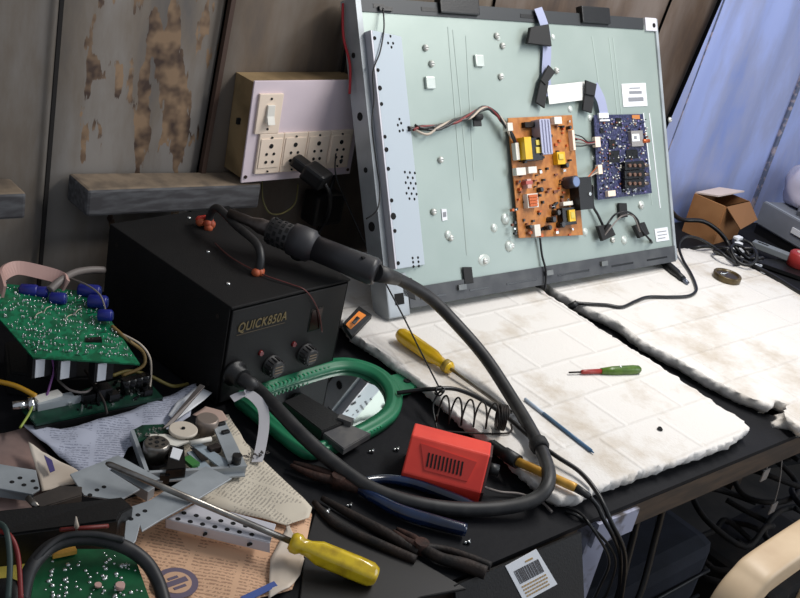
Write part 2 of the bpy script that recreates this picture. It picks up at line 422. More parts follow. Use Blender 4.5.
# rust patch centre
rp = W(163, 85, WY)-wb.matrix_world.translation
for n in WALLR.node_tree.nodes:
    if n.type == 'VECT_MATH': n.inputs[1].default_value = (rp.x, rp.y, rp.z*.42)
b = B(); p, q = wl((231, 0), (203, 160), zt), wl((231, 0), (203, 160), .9)
b.bar((p.x, WY-.003, p.z), (q.x, WY-.003, q.z), .007, .008, up=Vector((0, 1, 0))); struct(obj('trim_1', b, mat('brown_batten', (66, 46, 36), .7)))
for k_, (pp_, qq_, w_) in enumerate((((61, 0), (45, 200), .005), ((352, 0), (330, 150), .004))):  # dark strips over two seams stand in for shadowed gaps between sheets
    b = B(); p, q = wl(pp_, qq_, zt), wl(pp_, qq_, .2); b.bar((p.x, WY-.002, p.z), (q.x, WY-.002, q.z), w_, .003, up=Vector((0, 1, 0))); struct(obj('trim_%d' % (4+k_), b, mat('seam_shadow_gap', (26, 22, 20), .9)))
# blue painted wall to the right
BLUEW = wall_mat('wall_sheet_blue', (148, 162, 212), (124, 141, 196))
BLUED = mat('blue_seam', (88, 96, 120), .7, c2=(150, 140, 150), scale=60, lo=.5, hi=.6)
bo = Vector((edges[-1][1].x, WY-.004, 0)); ang = math.radians(-14); bd = Vector((math.cos(ang), math.sin(ang), 0)); bn = Vector((bd.y, -bd.x, 0))
p0 = hit(722, 0, bo, bn); p1 = hit(664, 135, bo, bn)
def bl(p, q, z):
    a = hit(*p, bo, bn); c = hit(*q, bo, bn); return a.lerp(c, (z-a.z)/(c.z-a.z))
b = B()
ed = [(bl((722, 0), (664, 135), zt), bl((722, 0), (664, 135), zb)), (bl((830, 0), (755, 195), zt), bl((830, 0), (755, 195), zb)), (bo+bd*1.6+Vector((0, 0, zt)), bo+bd*1.6+Vector((0, 0, zb)))]
for i in range(2):
    (t0, b0), (t1, b1) = ed[i], ed[i+1]; off = bn*(0 if i == 0 else .006)
    b.m = 0; g = []
    for k in range(25):
        row = []
        for j in range(25):
            L_ = t0.lerp(b0, k/24); R_ = t1.lerp(b1, k/24); pp = L_.lerp(R_, j/24)
            w = .0035*math.sin(j/24*PI*(7 if i == 0 else 12))
            row.append(b.bm.verts.new(pp-off+bn*w*1.0))
        g.append(row)
    for k in range(24):
        for j in range(24):
            f = b.bm.faces.new((g[k][j], g[k+1][j], g[k+1][j+1], g[k][j+1])); f.smooth = True
b.m = 1; p, q = bl((830, 0), (755, 195), zt), bl((830, 0), (755, 195), .7)
b.bar(p+bn*.004, q+bn*.004, .009, .006, up=bn)
b.m = 1; p, q = bl((712, 30), (668, 148), 1.35), bl((712, 30), (668, 148), .8)
b.bar(p+bn*.003, q+bn*.003, .002, .003, up=bn)
b.m = 2; q0 = bo-bn*.02
b.bar(q0+Vector((0, 0, zt/2))+bd*.45, q0+bd*1.6+Vector((0, 0, zt/2)), .005, zt, up=Vector((0, 0, 1)))
struct(obj('wall_right', b, [BLUEW, BLUED, HOLE]))

# ledge beams fixed to the wall
def ledge(name, pts, h, wt, wf):
    # pts: front-top-left px, front-top-right px on plane y=WY-.055
    yf = WY-.05
    a = W(*pts[0], yf); c = W(*pts[1], yf); b = B()
    back = Vector((0, .05, 0)); dn = Vector((0, 0, -h)); n = len(pts)
    va = [a, c, c+back, a+back+Vector((pts[2], 0, .004))]
    b.prism(va, h, dirv=dn)
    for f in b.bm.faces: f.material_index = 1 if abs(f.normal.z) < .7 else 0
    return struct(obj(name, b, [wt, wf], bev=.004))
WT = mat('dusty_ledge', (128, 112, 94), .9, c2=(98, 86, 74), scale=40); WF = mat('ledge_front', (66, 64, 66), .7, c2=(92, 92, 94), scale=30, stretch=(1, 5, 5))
ledge('trim_2', ((88, 190), (262, 184), -.004), .037, WT, WF)
ledge('trim_3', ((-160, 200), (27, 193), 0), .034, WT, WF)

# ============================================================ WORKBENCH
tb = thing('workbench', 'dark wooden workbench with a black sheet top and worn brown front edge', 'workbench', Vector((1.2, .8, 0)))
ye = .492
b = B(); outl = [Vector((.15, ye+.003, T)), Vector((.906, ye, T)), Vector((2.45, ye-.03, T)), Vector((2.45, WY-.14, T)), Vector((1.9, WY-.02, T)), Vector((.15, WY-.005, T))]
b.prism(outl, .006); obj('tabletop', b, TABLEM, tb)
b = B(); b.bar((.90, ye+.012, T-.0235), (2.43, ye-.017, T-.0235), .024, .034); obj('front_rail', b, TEDGE, tb)
b = B(); b.bar((.17, ye+.014, T-.0235), (.86, ye+.012, T-.0235), .022, .034); obj('front_rail', b, TEDGE, tb)
WHTP = mat('flaking_white_paint', (168, 170, 190), .7, c2=(90, 84, 84), scale=26, lo=.5, hi=.62)
lgx = (W(579, 560, ye).x+W(606, 560, ye).x)/2
for x, y, mm in ((lgx, ye+.024, WHTP), (2.38, ye+.01, TEDGE), (.2, ye+.03, TEDGE), (.2, 1.1, TEDGE), (2.38, .98, TEDGE)):
    b = B(); b.bb(x-.021, x+.021, y-.021, y+.021, 0, T-.0065); obj('leg', b, mm, tb)
b = B(); b.bar((lgx-.02, ye-.001, T-.026), (lgx+.055, ye-.003, T-.026), .006, .034); obj('end_block', b, WHTP, tb)

# ============================================================ FOAM SLABS
def slab(name, outline, label, seed, lines):
    h = .022; random.seed(seed)
    pts = []
    n = len(outline)
    for i in range(n):
        a = outline[i]; c = outline[(i+1) % n]; m = max(1, int((c-a).length/.0035))
        for k in range(m): pts.append(a.lerp(c, k/m))
    b = B(); cen = sum(pts, Vector())/len(pts); rings = []
    N_ = len(pts)
    for zi, (z, ins) in enumerate(((0, .013), (.004, .008), (.009, .002), (.015, -.0008), (h-.0025, .0004), (h, .0022))):
        ring = []
        for i, p in enumerate(pts):
            d = (pts[(i+1) % N_]-pts[i-1]).normalized(); nrm = Vector((-d.y, d.x, 0))
            if (cen-p).dot(nrm) < 0: nrm = -nrm
            j = ins+.003*noise.noise(Vector((p.x*60, p.y*60, z*90+seed)))+.0038*noise.noise(Vector((p.x*170, p.y*170, z*300)))
            ring.append(b.bm.verts.new(Vector((p.x, p.y, T+z+0))+nrm*j))
        rings.append(ring)
    for r0, r1 in zip(rings, rings[1:]):
        for i in range(N_): b.bm.faces.new((r0[i], r0[(i+1) % N_], r1[(i+1) % N_], r1[i])).smooth = True
    b.bm.faces.new(rings[0][::-1]); top = b.bm.faces.new(rings[-1])
    t = thing(name, label, 'foam slab', Vector((cen.x, cen.y, T)))
    o = obj('foam_board', b, FOAM, t)
    return t
o1 = on(.022, (352, 333), (378, 350), (424, 384), (470, 425), (505, 452), (530, 478), (546, 491), (562, 498), (580, 497), (592, 489), (640, 472), (690, 456), (730, 442), (750, 428), (745, 421), (700, 392), (655, 362), (600, 328), (538, 287))
o1 += [Vector((1.262, 1.13, T+.022)), Vector((.90, 1.14, T+.022)), Vector((.875, 1.0, T+.022))]
s1 = slab('foam_slab', o1, 'white foam packing slab under the small yellow screwdriver and green tester', 1,
     [((466, 332), (560, 312), .003), ((560, 312), (640, 372), .002), ((500, 380), (590, 352), .002), ((548, 400), (640, 380), .003), ((610, 430), (700, 408), .002), ((420, 325), (540, 420), .002)])
b = B(); p = P(660, 429, .0235); b.cyl(p, p+Vector((0, 0, .0008)), .004, .003, 9); b.cyl(p+Vector((.003, .002, 0)), p+Vector((.003, .002, .0008)), .003, .002, 7)
obj('scorch_pit', b, HOLE, s1, label='small black burnt pit')
o2 = on(.022, (550, 287), (590, 309), (617, 321), (640, 340), (677, 359), (707, 377), (741, 394), (771, 405), (776, 400), (788, 405), (786, 416), (800, 427), (812, 430), (860, 425))
o2 += [P(860, 330, .022), P(800, 292, .022), P(760, 272, .022), P(734, 259, .022), P(712, 247, .022), Vector((1.6, 1.0, T+.022)), Vector((1.31, 1.03, T+.022))]
slab('foam_slab', o2, 'white foam packing slab on the right, under the amber ring and looping cable', 2,
     [((597, 294), (620, 306), .004), ((645, 314), (680, 334), .004), ((705, 300), (737, 318), .004), ((765, 333), (800, 350), .004), ((680, 354), (745, 375), .003), ((650, 268), (680, 282), .004), ((640, 314), (770, 282), .002), ((690, 355), (800, 325), .002), ((600, 300), (700, 275), .002)])

# ============================================================ TV CHASSIS
ml, my = .473, -.020
UO = Vector((.929, .930, T+.037)); Uu = Vector((math.cos(my), math.sin(my), 0)); Uv = Vector((-math.sin(my)*math.sin(ml), math.cos(my)*math.sin(ml), math.cos(ml))); Un = Uu.cross(Uv)
TW, TH = .690, .438
TM = frame(UO, Uu, Uv, Un)
TMI = TM.inverted()
def tl(x, y, n=0.):
    q = TMI @ hit(x, y, UO+Un*n, Un); return Vector((q.x, q.y, n))
tv = thing('television_back_panel', 'grey metal back of a flat television, leaning on the wall with its circuit boards exposed', 'television chassis', TM)
b = B(); b.bb(0, TW, 0, TH, -.030, -.006)             # body behind
b.bb(.006, TW-.006, .012, TH-.012, -.008, 0)
obj('back_panel', b, PANELM, tv, True, bev=.001)
b = B()                                               # side flange left with slots
b.bb(-.0015, .008, .0, TH, -.031, .003); b.m = 1
for v, s in ((.05, .004), (.12, .007), (.2, .004), (.275, .006), (.36, .004)): b.cyl((-.0022, v, -.014), (-.001, v, -.014), s, seg=12)
obj('side_flange', b, [BRACK, HOLE], tv, True)
b = B(); b.bb(TW-.006, TW+.001, 0, TH, -.031, .003); obj('side_flange', b, BRACK, tv, True)
# dark top channel and bottom channel
b = B(); b.bb(.006, TW-.04, TH-.020, TH, -.012, .002); b.m = 1
for a, c in ((.03, .05), (.12, .15), (.33, .37), (.48, .51)): b.bb(a, c, TH-.014, TH-.008, .0018, .0026)
obj('top_channel', b, [mat('top_rim_grey', (58, 60, 62), .5, .4), BLK], tv, True)
for px0, px1 in ((437, 476), (578, 606)):
    a = tl(px0, 5).x; c = tl(px1, 8).x; b = B(); b.bb(a, c, TH-.016, TH+.012, -.006, .008, bev=.002); obj('clip', b, BLK, tv, True)
b = B(); b.bb(TW-.036, TW-.003, TH-.022, TH+.001, -.005, .004); b.m = 1; b.cyl((TW-.012, TH-.012, .003), (TW-.012, TH-.012, .005), .004); obj('corner_plate', b, [BRKT, HOLE], tv, True, label='pale corner plate')
b = B(); b.bb(.04, TW-.004, -.002, .027, -.012, .003); b.m = 1
for a, c in ((.06, .11), (.16, .2), (.24, .31), (.36, .44), (.5, .56), (.6, .66)): b.bb(a, c, .0075, .0105, .0025, .0035)
b.m = 2
for a in (.135, .33, .47): b.bb(a, a+.016, .012, .02, .003, .007)
obj('bottom_channel', b, [DKGRY, BLKG, RIMM], tv, True)
b = B(); b.bb(-.002, .038, -.012, .05, -.028, .004, bev=.002); b.m = 1; b.bb(.012, .028, .006, .022, .0035, .005); obj('foot_bracket', b, [BRACK, HOLE], tv, True)
# bracket column
c0 = tl(363, 33); c1 = tl(384, 33); c2 = tl(406, 40); d0 = tl(378, 266); d1 = tl(384, 268); d2 = tl(428, 268)
x0, x1, x2 = .009, tl(384, 150, .014).x, tl(418, 150, .014).x
vb, vt = tl(400, 268).y, tl(375, 33).y
b = B(); b.bb(x0, x1, vb, vt, 0, .016); b.m = 1
b.prism([Vector((x1, vb, .016)), Vector((x2, vb, .0035)), Vector((x2, vt-.004, .0035)), Vector((x1, vt, .016))], 0, dirv=(0, 0, -.003))
b.m = 2
for y in (38, 70, 88, 104, 137, 150): p = tl(371+y*.04, y, .016); b.cyl((x0+.006, p.y, .0155), (x0+.006, p.y, .0166), .0036 if y in (88, 150) else .0028, seg=12)
for y in (169, 201, 217, 232, 265): p = tl(385, y, .016); b.cyl((x0+.006, p.y, .0155), (x0+.006, p.y, .0166), .005 if y == 217 else .003, seg=12)
def hole(px, py, r=.0022):
    p = tl(px, py, .010); k = (p.x-x1)/(x2-x1); z = .016-.0125*k
    b.cyl((p.x, p.y, z-.001), (p.x, p.y, z+.0006), r, seg=8)
for px, py in ((391, 36), (394, 43), (388, 43), (392, 47), (400, 119), (398, 125), (402, 123), (404, 130), (400, 131)): hole(px, py)
for r_ in range(6):
    for c_ in range(2 if r_ % 2 else 3): hole(405.5+c_*6+(3 if r_ % 2 else 0)+r_*.4, 172+r_*5.3+c_*.3)
for r_ in range(3):
    for c_ in range(2): hole(413+c_*6.5+r_*.5, 258+r_*4.2-c_*.5)
col_o = obj('bracket_column', b, [BRKT, BRKTB, HOLE], tv, True, bev=.0008)
# pressed ridges
def ridge(p, q, w=.0026, h=.0009):
    p = tl(*p); q = tl(*q); b.bar(p, q, w, h, up=Vector((0, 0, 1)))
for p, q in (((448, 27), (467, 255)), ((453, 30), (470, 200)), ((466, 36), (474, 180)), ((592, 36), (602, 108)), ((609, 38), (618, 120)), ((613, 38), (622, 120)), ((644, 112), (652, 205)), ((650, 112), (661, 208))): 
    b = B(); ridge(p, q); obj('pressed_ridge', b, mat('ridge_zinc', (158, 172, 166), .5, .1), tv, True)
for p, q in (((649, 113), (660, 208)), ((643, 113), (650, 170))):
    b = B(); ridge(p, q, .0022, .0016); obj('guide_strip', b, LABEL, tv, True)
# pressed domes and screws
ZP = mat('pressed_zinc', (198, 206, 200), .3, .2)
for px, py, r in ((505, 219, .009), (494, 228, .007), (509, 246, .009), (519, 229, .007), (440, 160, .005), (502, 76, .005), (498, 38, .005), (611, 173, .006), (641, 205, .008), (556, 70, .005), (553, 37, .005), (448, 235, .007), (594, 158, .006), (590, 118, .006), (570, 109, .006), (606, 232, .009), (585, 232, .007), (624, 240, .008)):
    b = B(); p = tl(px, py); b.ball((p.x, p.y, -.001), r*1.08, (1, 1, .6)); obj('pressed_dome', b, ZP, tv, True)
b = B(); p = tl(484, 260); b.ball((p.x, p.y, -.001), .014, (1, .7, .25)); obj('pressed_dome', b, ZP, tv, True)
for px, py in ((429, 83), (478, 61)): b = B(); p = tl(px, py); b.bb(p.x-.009, p.x+.009, p.y-.009, p.y+.009, -.001, .005, bev=.002); obj('pressed_boss', b, ZP, tv, True)
sc0 = None
for px, py in ((425, 48), (431, 64), (496, 36), (502, 46), (500, 77), (440, 160), (450, 238), (484, 261), (511, 246), (640, 206), (612, 240), (669, 120), (433, 212), (556, 71)):
    p = tl(px, py)
    if sc0 is None:
        b = B(); b.lathe((0, 0, 0), (0, 0, .004), [(0, .0052), (.6, .0045), (1, .0025)], 12); b.m = 1; b.bb(-.0025, .0025, -.0004, .0004, .0038, .0042)
        sc0 = obj('screw', b, [mat('bright_screw', (206, 206, 200), .3, .3), HOLE], tv, True); s_ = sc0
    else:
        s_ = sc0.copy(); COL.objects.link(s_); s_.parent = tv
    s_.location = (p.x, p.y, .001)
# stickers
def sticker(name, q, lines, label=None):
    pts = [tl(*p) for p in q]; pts = [Vector((p.x, p.y, .0012)) for p in pts]
    b = B(); b.prism(pts, .001); b.m = 1
    o, u, v = pts[3], pts[2]-pts[3], pts[0]-pts[3]
    for a0, a1, b0, b1 in lines:
        b.prism([o+u*a0+v*b0+Vector((0, 0, .0004)), o+u*a1+v*b0+Vector((0, 0, .0004)), o+u*a1+v*b1+Vector((0, 0, .0004)), o+u*a0+v*b1+Vector((0, 0, .0004))], .0003)
    return obj(name, b, [LABEL, LABELG], tv, True, label=label)
sticker('sticker', [(621, 84), (645, 83), (647, 106), (623, 107)], [(.3, .75, .78, .83), (.28, .8, .55, .68), (.22, .85, .22, .4)], 'white barcode sticker at the top right')
sticker('sticker', [(654, 229), (667, 227), (669, 240), (656, 242)], [(.15, .85, .7, .76), (.15, .85, .45, .5), (.15, .7, .2, .26)])
sticker('sticker', [(441, 209), (446, 209), (447, 220), (442, 221)], [(.2, .8, .3, .7)])
# --- power board
def tvrect(x0, y0, x1, y1, n):
    p = tl(x0, y0, n); q = tl(x1, y1, n); return min(p.x, q.x), max(p.x, q.x), min(p.y, q.y), max(p.y, q.y)
def comp(name, r, n0, n1, m, parent, bev=.0006, rm=None):
    b = B(); a = tvrect(*r, n1*.7+n0*.3); b.bb(*a, n0, n1, bev=bev)
    return obj(name, b, m, parent, True)
def board(name, q, m, lab, z0=.008, th=.0016, parent=None):
    pts = [tl(*p, z0) for p in q]; b = B(); b.prism([Vector((p.x, p.y, z0)) for p in pts], th)
    for p in pts:
        c = sum(pts, Vector())/4; k = p.lerp(c, .08); b.cyl((k.x, k.y, 0), (k.x, k.y, z0-th), .003, seg=8)
    return obj(name, b, m, tv, True, label=lab)
pb = board('power_board', [(508, 118), (572, 115), (583, 235), (519, 238)], [OPCB], 'orange-brown power supply circuit board')
z = .008
b = B(); 
def tbox(r, n0, n1, bev=.0005): b.bb(*tvrect(*r, n1), n0, n1, bev=bev)
b = B(); tbox((524, 138, 543, 160), z, z+.016); b.m = 1; tbox((524, 137, 533, 159), z, z+.0185); b.m = 2; tbox((536, 140, 540, 145), z, z+.0175); tbox((536, 147, 541, 153), z, z+.0175)
obj('transformer', b, [BLKG, YELP, YSTK], pb, True, label='yellow and black transformer')
b = B(); tbox((540, 119, 553, 154), z, z+.020)
for i in range(4): tbox((541+i*3, 119.5, 542.4+i*3, 153), z+.0195, z+.0215)
obj('heat_sink', b, LAV, pb, True)
b = B(); b.bb(*tvrect(574, 178, 590, 209, z+.012), z, z+.02); b.m = 1; b.cyl((tl(580, 195, z).x, tl(580, 195, z).y, z+.02), (tl(580, 195, z).x, tl(580, 195, z).y, z+.022), .003)
obj('heat_sink', b, [BLK, SOLD], pb, True, label='black heat sink plate')
def cap(px, py, r, h, m1, m2, name='capacitor', parent=pb, tilt=(0, 0)):
    p = tl(px, py, z); b = B(); b.lathe((p.x, p.y, z), (p.x+tilt[0], p.y+tilt[1], z+h), [(0, r), (.1, r), (.14, r*.93), (.18, r), (.97, r), (1, r*.9)], 16)
    b.m = 1; q = Vector((p.x+tilt[0], p.y+tilt[1], z+h)); b.cyl(q, q+Vector((0, 0, .0006)), r*.82); return obj(name, b, [m1, m2], parent, True)
cap(565, 183, .010, .024, mat('cap_sleeve', (40, 40, 52), .35), mat('cap_top', (120, 136, 168), .35, .5))
for px, py, r, h in ((562, 166, .004, .012), (558, 225, .005, .012), (548, 220, .005, .014), (553, 213, .0045, .013), (545, 228, .004, .012), (567, 128, .003, .008), (538, 190, .004, .009), (527, 227, .003, .009)):
    cap(px, py, r, h, BLKG, DKGRY)
b = B(); tbox((557, 152, 566, 164), z, z+.010); b.m = 1; tbox((559, 154, 564, 159), z, z+.012); obj('transformer', b, [YELP, YSTK], pb, True)
b = B(); tbox((562, 208, 577, 224), z, z+.012); b.m = 1; tbox((569, 210, 576, 221), z, z+.016); b.m = 2; tbox((571, 212, 575, 218), z, z+.017); obj('transformer', b, [BLKG, YELP, YSTK], pb, True)
for r in ((515, 168, 525, 175), (527, 167, 536, 173), (553, 117, 561, 124), (533, 225, 540, 236), (562, 202, 572, 205), (514, 143, 519, 160)): comp('connector', r, z, z+.009, WHT, pb)
b = B(); tbox((527, 179, 532, 188), z, z+.011); b.m = 1; tbox((526, 181, 533, 184), z, z+.0115); obj('film_capacitor', b, [PINK, mat('dusty_red', (170, 84, 76), .5)], pb, True)
b = B(); tbox((527, 194, 539, 207), z, z+.010); b.m = 1
for i in range(4): tbox((529+i*.4, 195+i*3, 538, 197+i*3), z, z+.0125)
obj('coil', b, [WHT, COPPER], pb, True, label='white bobbin wound with copper')
b = B(); tbox((572, 130, 576, 150), z, z+.009); obj('connector', b, CREAM, pb, True)
b = B(); random.seed(5)
for i in range(110):
    px = random.uniform(512, 576); py = random.uniform(120, 234); w = random.uniform(1.2, 3); h = random.uniform(1.2, 3)
    b.m = random.choice((0, 0, 1, 2, 3)); tbox((px, py, px+w, py+h), z, z+random.uniform(.002, .006), 0)
obj('small_components', b, [BLKG, mat('resistor_brown', (120, 70, 50), .5), COPPER, SOLD], pb, True)['kind'] = 'stuff'
b = B(); tbox((525, 122, 538, 127), z, z+.008); b.m = 0; obj('inductor', b, [DKIRON], pb, True)
# --- main board
mb = board('main_board', [(594, 115), (643, 114), (652, 193), (598, 200)], [BPCB], 'dark blue main circuit board')
b = B(); tbox((599, 113, 609, 118), z, z+.004); tbox((600, 119.5, 610, 121), z, z+.0025); obj('connector', b, LABEL, mb, True)
for r in ((594, 137, 600, 147), (597, 165, 602, 174), (607, 191, 615, 196)): comp('connector', r, z, z+.007, CREAM, mb)
b = B(); b.bb(*tvrect(630, 131, 643, 146, z+.005), z, z+.007); b.m = 1; b.bb(*tvrect(632, 134, 640, 141, z+.008), z+.007, z+.0076); b.m = 2; b.bb(*tvrect(634, 136, 637, 139, z+.008), z+.0076, z+.008); obj('shielded_tuner', b, [mat('nickel', (168, 162, 158), .35, .6), LABEL, LABELG], mb, True)
b = B(); p = tl(646, 141, z+.006); b.cyl((p.x-.01, p.y, z+.006), (p.x+.008, p.y, z+.006), .0035); obj('antenna_socket', b, COPPER, mb, True)
for y0 in (162, 171, 180):
    b = B(); b.bb(*tvrect(624, y0, 644, y0+7, z+.008), z, z+.010, bev=.001); b.m = 1
    for i in range(3): p = tl(630+i*5, y0+3.5, z+.012); b.cyl((p.x, p.y, z+.009), (p.x, p.y, z+.013), .0032, seg=10)
    b.m = 2; p = tl(646, y0+3.5, z+.008); b.cyl((p.x-.004, p.y, z+.006), (p.x+.008, p.y, z+.006), .003)
    obj('audio_jack', b, [BLKG, mat('brown_metal', (128, 98, 84), .35, .6), mat('nickel2', (120, 108, 98), .35, .6)], mb, True)
for r in ((609, 140, 616, 148), (608, 151, 620, 162), (616, 118, 622, 126), (626, 150, 638, 158), (600, 128, 604, 133)): comp('chip', r, z, z+.002, BLKG, mb)
b = B(); random.seed(9)
for i in range(420):
    px = random.uniform(599, 647); py = random.uniform(118, 195); w = random.uniform(.5, 1.8); h = random.uniform(.5, 1.8)
    b.m = random.choice((0, 1, 1, 2, 3, 4)); tbox((px, py, px+w, py+h), z, z+random.uniform(.0008, .003), 0)
obj('small_components', b, [BLKG, SOLD, mat('violet_part', (120, 110, 160), .4), mat('resistor_brown', (120, 70, 50)), WHT], mb, True)['kind'] = 'stuff'
b = B(); b.bb(*tvrect(632, 115, 640, 119, z+.001), z, z+.001); obj('copper_pad', b, mat('orange_pad', (190, 120, 60), .4), mb, True)
# --- ribbons and wiring on the chassis
def tpts(*pp): return [tl(*p) for p in pp]
def strip3(pts, w, th=.0006, side=None):
    b = B(); prev = None; rows = []
    P_ = [Vector(p) for p in pts]
    out = []
    n = len(P_)
    for i in range(n-1):
        p0, p1, p2, p3 = P_[max(i-1, 0)], P_[i], P_[i+1], P_[min(i+2, n-1)]
        for k in range(6):
            t = k/6; out.append(.5*((2*p1)+(p2-p0)*t+(2*p0-5*p1+4*p2-p3)*t*t+(-p0+3*p1-3*p2+p3)*t**3))
    out.append(P_[-1])
    for i, p in enumerate(out):
        d = (out[min(i+1, len(out)-1)]-out[max(i-1, 0)]).normalized()
        s = side if side else Vector((0, 0, 1)).cross(d).normalized()
        s = (s-d*s.dot(d)).normalized(); nn = d.cross(s)
        rows.append([b.bm.verts.new(p+s*a*w/2+nn*c*th/2) for a, c in ((-1, -1), (1, -1), (1, 1), (-1, 1))])
    for r0, r1 in zip(rows, rows[1:]):
        for j in range(4): b.bm.faces.new((r0[j], r0[(j+1) % 4], r1[(j+1) % 4], r1[j]))
    b.bm.faces.new(rows[0][::-1]); b.bm.faces.new(rows[-1]); return b
obj('ribbon_cable', strip3(tpts((538, 8, .006), (545, 28, .010), (547, 50, .006), (546, 75, .005), (549, 96, .006)), .020, side=Vector((1, 0, 0))), RIBB, tv, True, label='grey-blue flat ribbon cable')
obj('ribbon_cable', strip3(tpts((548, 95, .007), (565, 93, .008), (590, 90, .007)), .030, side=Vector((0, 1, 0))), [mat('white_ribbon', (224, 224, 220), .5)], tv, True, label='white flat ribbon cable')
obj('ribbon_cable', strip3(tpts((594, 86, .010), (601, 100, .010), (604, 114, .009)), .022, side=Vector((1, 0, 0))), RIBB, tv, True)
def tvtape(q, n=.012, th=.003, name='tape_patch'):
    pts = [Vector((*tl(*p, n).xy, n)) for p in q]; b = B(); b.prism(pts, th, bev=.0006); return obj(name, b, TAPE, tv, True)
tvtape([(531, 27), (549, 24), (552, 46), (528, 43)], .016, .006, 'ferrite_clip')
tvtape([(549, 65), (556, 72), (546, 85), (541, 80)], .013); tvtape([(541, 80), (549, 82), (545, 108), (536, 102)], .011)
tvtape([(586, 80), (597, 84), (595, 96), (586, 94)], .015); tvtape([(585, 93), (595, 96), (592, 113), (583, 110)], .012)
tvtape([(463, 267), (472, 267), (474, 283), (465, 284)], .004, .002); tvtape([(400, 277), (412, 278), (416, 300), (404, 296)], .004, .002)
tvtape([(619, 203), (627, 203), (628, 217), (620, 218)], .006, .004); tvtape([(598, 226), (611, 224), (616, 235), (603, 241)], .014, .006); tvtape([(634, 226), (645, 222), (650, 234), (640, 238)], .014, .006)
hs = [(411, 128, .006), (424, 129, .010), (440, 127, .012), (455, 121, .014), (468, 117, .014), (484, 108, .014), (494, 112, .013), (503, 122, .014), (511, 134, .016), (517, 145, .012)]
for i, mm in enumerate((WIREB, WIRER, WIREB, WIREB, WIREW)):
    b = B(); pts = []
    for k, (px, py, n) in enumerate(hs):
        a = k*2.1+i*1.26; s = 1.9 if k > 2 else 4.5-k; w = i-2 if k < 2 else 0
        p = tl(px+math.cos(a)*s*.8, py+math.sin(a)*s*.9+w*1.6, n); pts.append((p.x, p.y, n+.0022*math.sin(a)))
    b.tube(pts, .0020, 6, 5); obj('wire', b, mm, tv, True)
b = B(); p = tl(477, 117, .012); b.bb(p.x-.008, p.x+.008, p.y-.014, p.y+.003, .010, .0125); b.cyl((p.x-.008, p.y, .013), (p.x+.008, p.y, .013), .005); obj('tape_patch', b, TAPE, tv, True)
comp('connector', (506, 123, 512, 131), .01, .02, WHT, tv)
def tw(pts, r, m, name='wire'): b = B(); b.tube(tpts(*pts), r, 8, 6); return obj(name, b, m, tv, True)
for i, mm in enumerate((WIREB, WIRER, WIREG, WIREB)): tw([(573, 134+i*4, .012), (582, 137+i*3, .018), (588, 142+i, .018), (595, 141+i, .013)], .0011, mm)
for i, mm in enumerate((COPPER, WIREG, WIREW)): tw([(598, 166+i*3, .012), (590, 175+i, .020), (586, 182+i*2, .018), (592, 200, .012)], .001, mm)
tw([(593, 185, .01), (593, 205, .008), (598, 215, .008), (605, 230, .010)], .0022, WIREB)
tw([(604, 231, .012), (609, 222, .02), (616, 214, .014), (628, 212, .02), (637, 219, .018), (641, 229, .014), (650, 240, .02)], .0018, WIREB)
tw([(604, 236, .012), (612, 226, .02), (622, 216, .014), (633, 216, .02), (640, 232, .018)], .0014, WIREG)
tw([(540, 238, .006), (542, 255, .005), (546, 272, .007), (545, 290, .006)], .0018, WIREB)
tw([(383, 8, .006), (384, 28, .012), (380, 52, .018), (373, 72, .0185), (374, 100, .018), (372, 125, .018), (376, 160, .018), (380, 190, .018), (377, 210, .022), (366, 219, .012)], .0011, WIREB)
b = B(); b.tube([(-.006, TH-.005, -.02), (-.008, TH-.05, -.024), (-.005, TH-.09, -.02), (-.008, TH-.13, -.024)], .002, 6, 5); obj('wire', b, mat('bright_red_wire', (176, 34, 44), .4), tv, True, label='red wire along the left edge')
b = B(); p = tl(383, 3); b.bb(p.x-.012, p.x+.012, TH-.018, TH-.012, .002, .006); obj('cable_clip', b, BLK, tv, True)

# ============================================================ SWITCHBOARD ON THE WALL
yf = WY-.052
A_, B_, C_, D_ = W(254, 81, yf), W(343, 82, yf), W(241, 183, yf), W(350, 172, yf)
ux = ((B_-A_)+(D_-C_)).normalized(); uz = Vector((0, -1, 0)).cross(ux).normalized()   # up = n x u
uz = (-uz if uz.z < 0 else uz)
SO = C_; SM = frame(SO, ux, uz, Vector((0, -1, 0))); SMI = SM.inverted()
bw = (D_-C_).dot(ux); bh = (A_-C_).dot(uz)
def sl(x, y, n=0.):
    q = SMI @ hit(x, y, SO+Vector((0, -n, 0)), Vector((0, -1, 0))); return Vector((q.x, q.y, n))
sb = thing('switchboard', 'wall-mounted switchboard with lilac front, one rocker switch and four sockets', 'switchboard', SM)
b = B(); b.bb(.004, bw-.004, .004, bh-.004, -.052, -.003); b.m = 1; b.bb(-.001, .004, bh*.52, bh*.58, -.03, -.026); obj('box', b, [MDF, HOLE], sb, True)
b = B(); b.bb(0, bw, 0, bh, -.003, 0, bev=.0008); obj('front_plate', b, LILAC, sb, True)
def sr(x0, y0, x1, y1, n=.003): p = sl(x0, y0, n); q = sl(x1, y1, n); return min(p.x, q.x), max(p.x, q.x), min(p.y, q.y), max(p.y, q.y)
swr = sr(260, 94, 278, 133); b = B(); b.bb(*swr, 0, .004, bev=.0008); b.m = 1
for v in (.12, .88): b.cyl(((swr[0]+swr[1])/2, swr[2]+(swr[3]-swr[2])*v, .003), ((swr[0]+swr[1])/2, swr[2]+(swr[3]-swr[2])*v, .0048), .0018, seg=8)
swo = obj('switch', b, [CREAM, HOLE], sb, True)
cx = (swr[0]+swr[1])/2; cy = (swr[2]+swr[3])/2
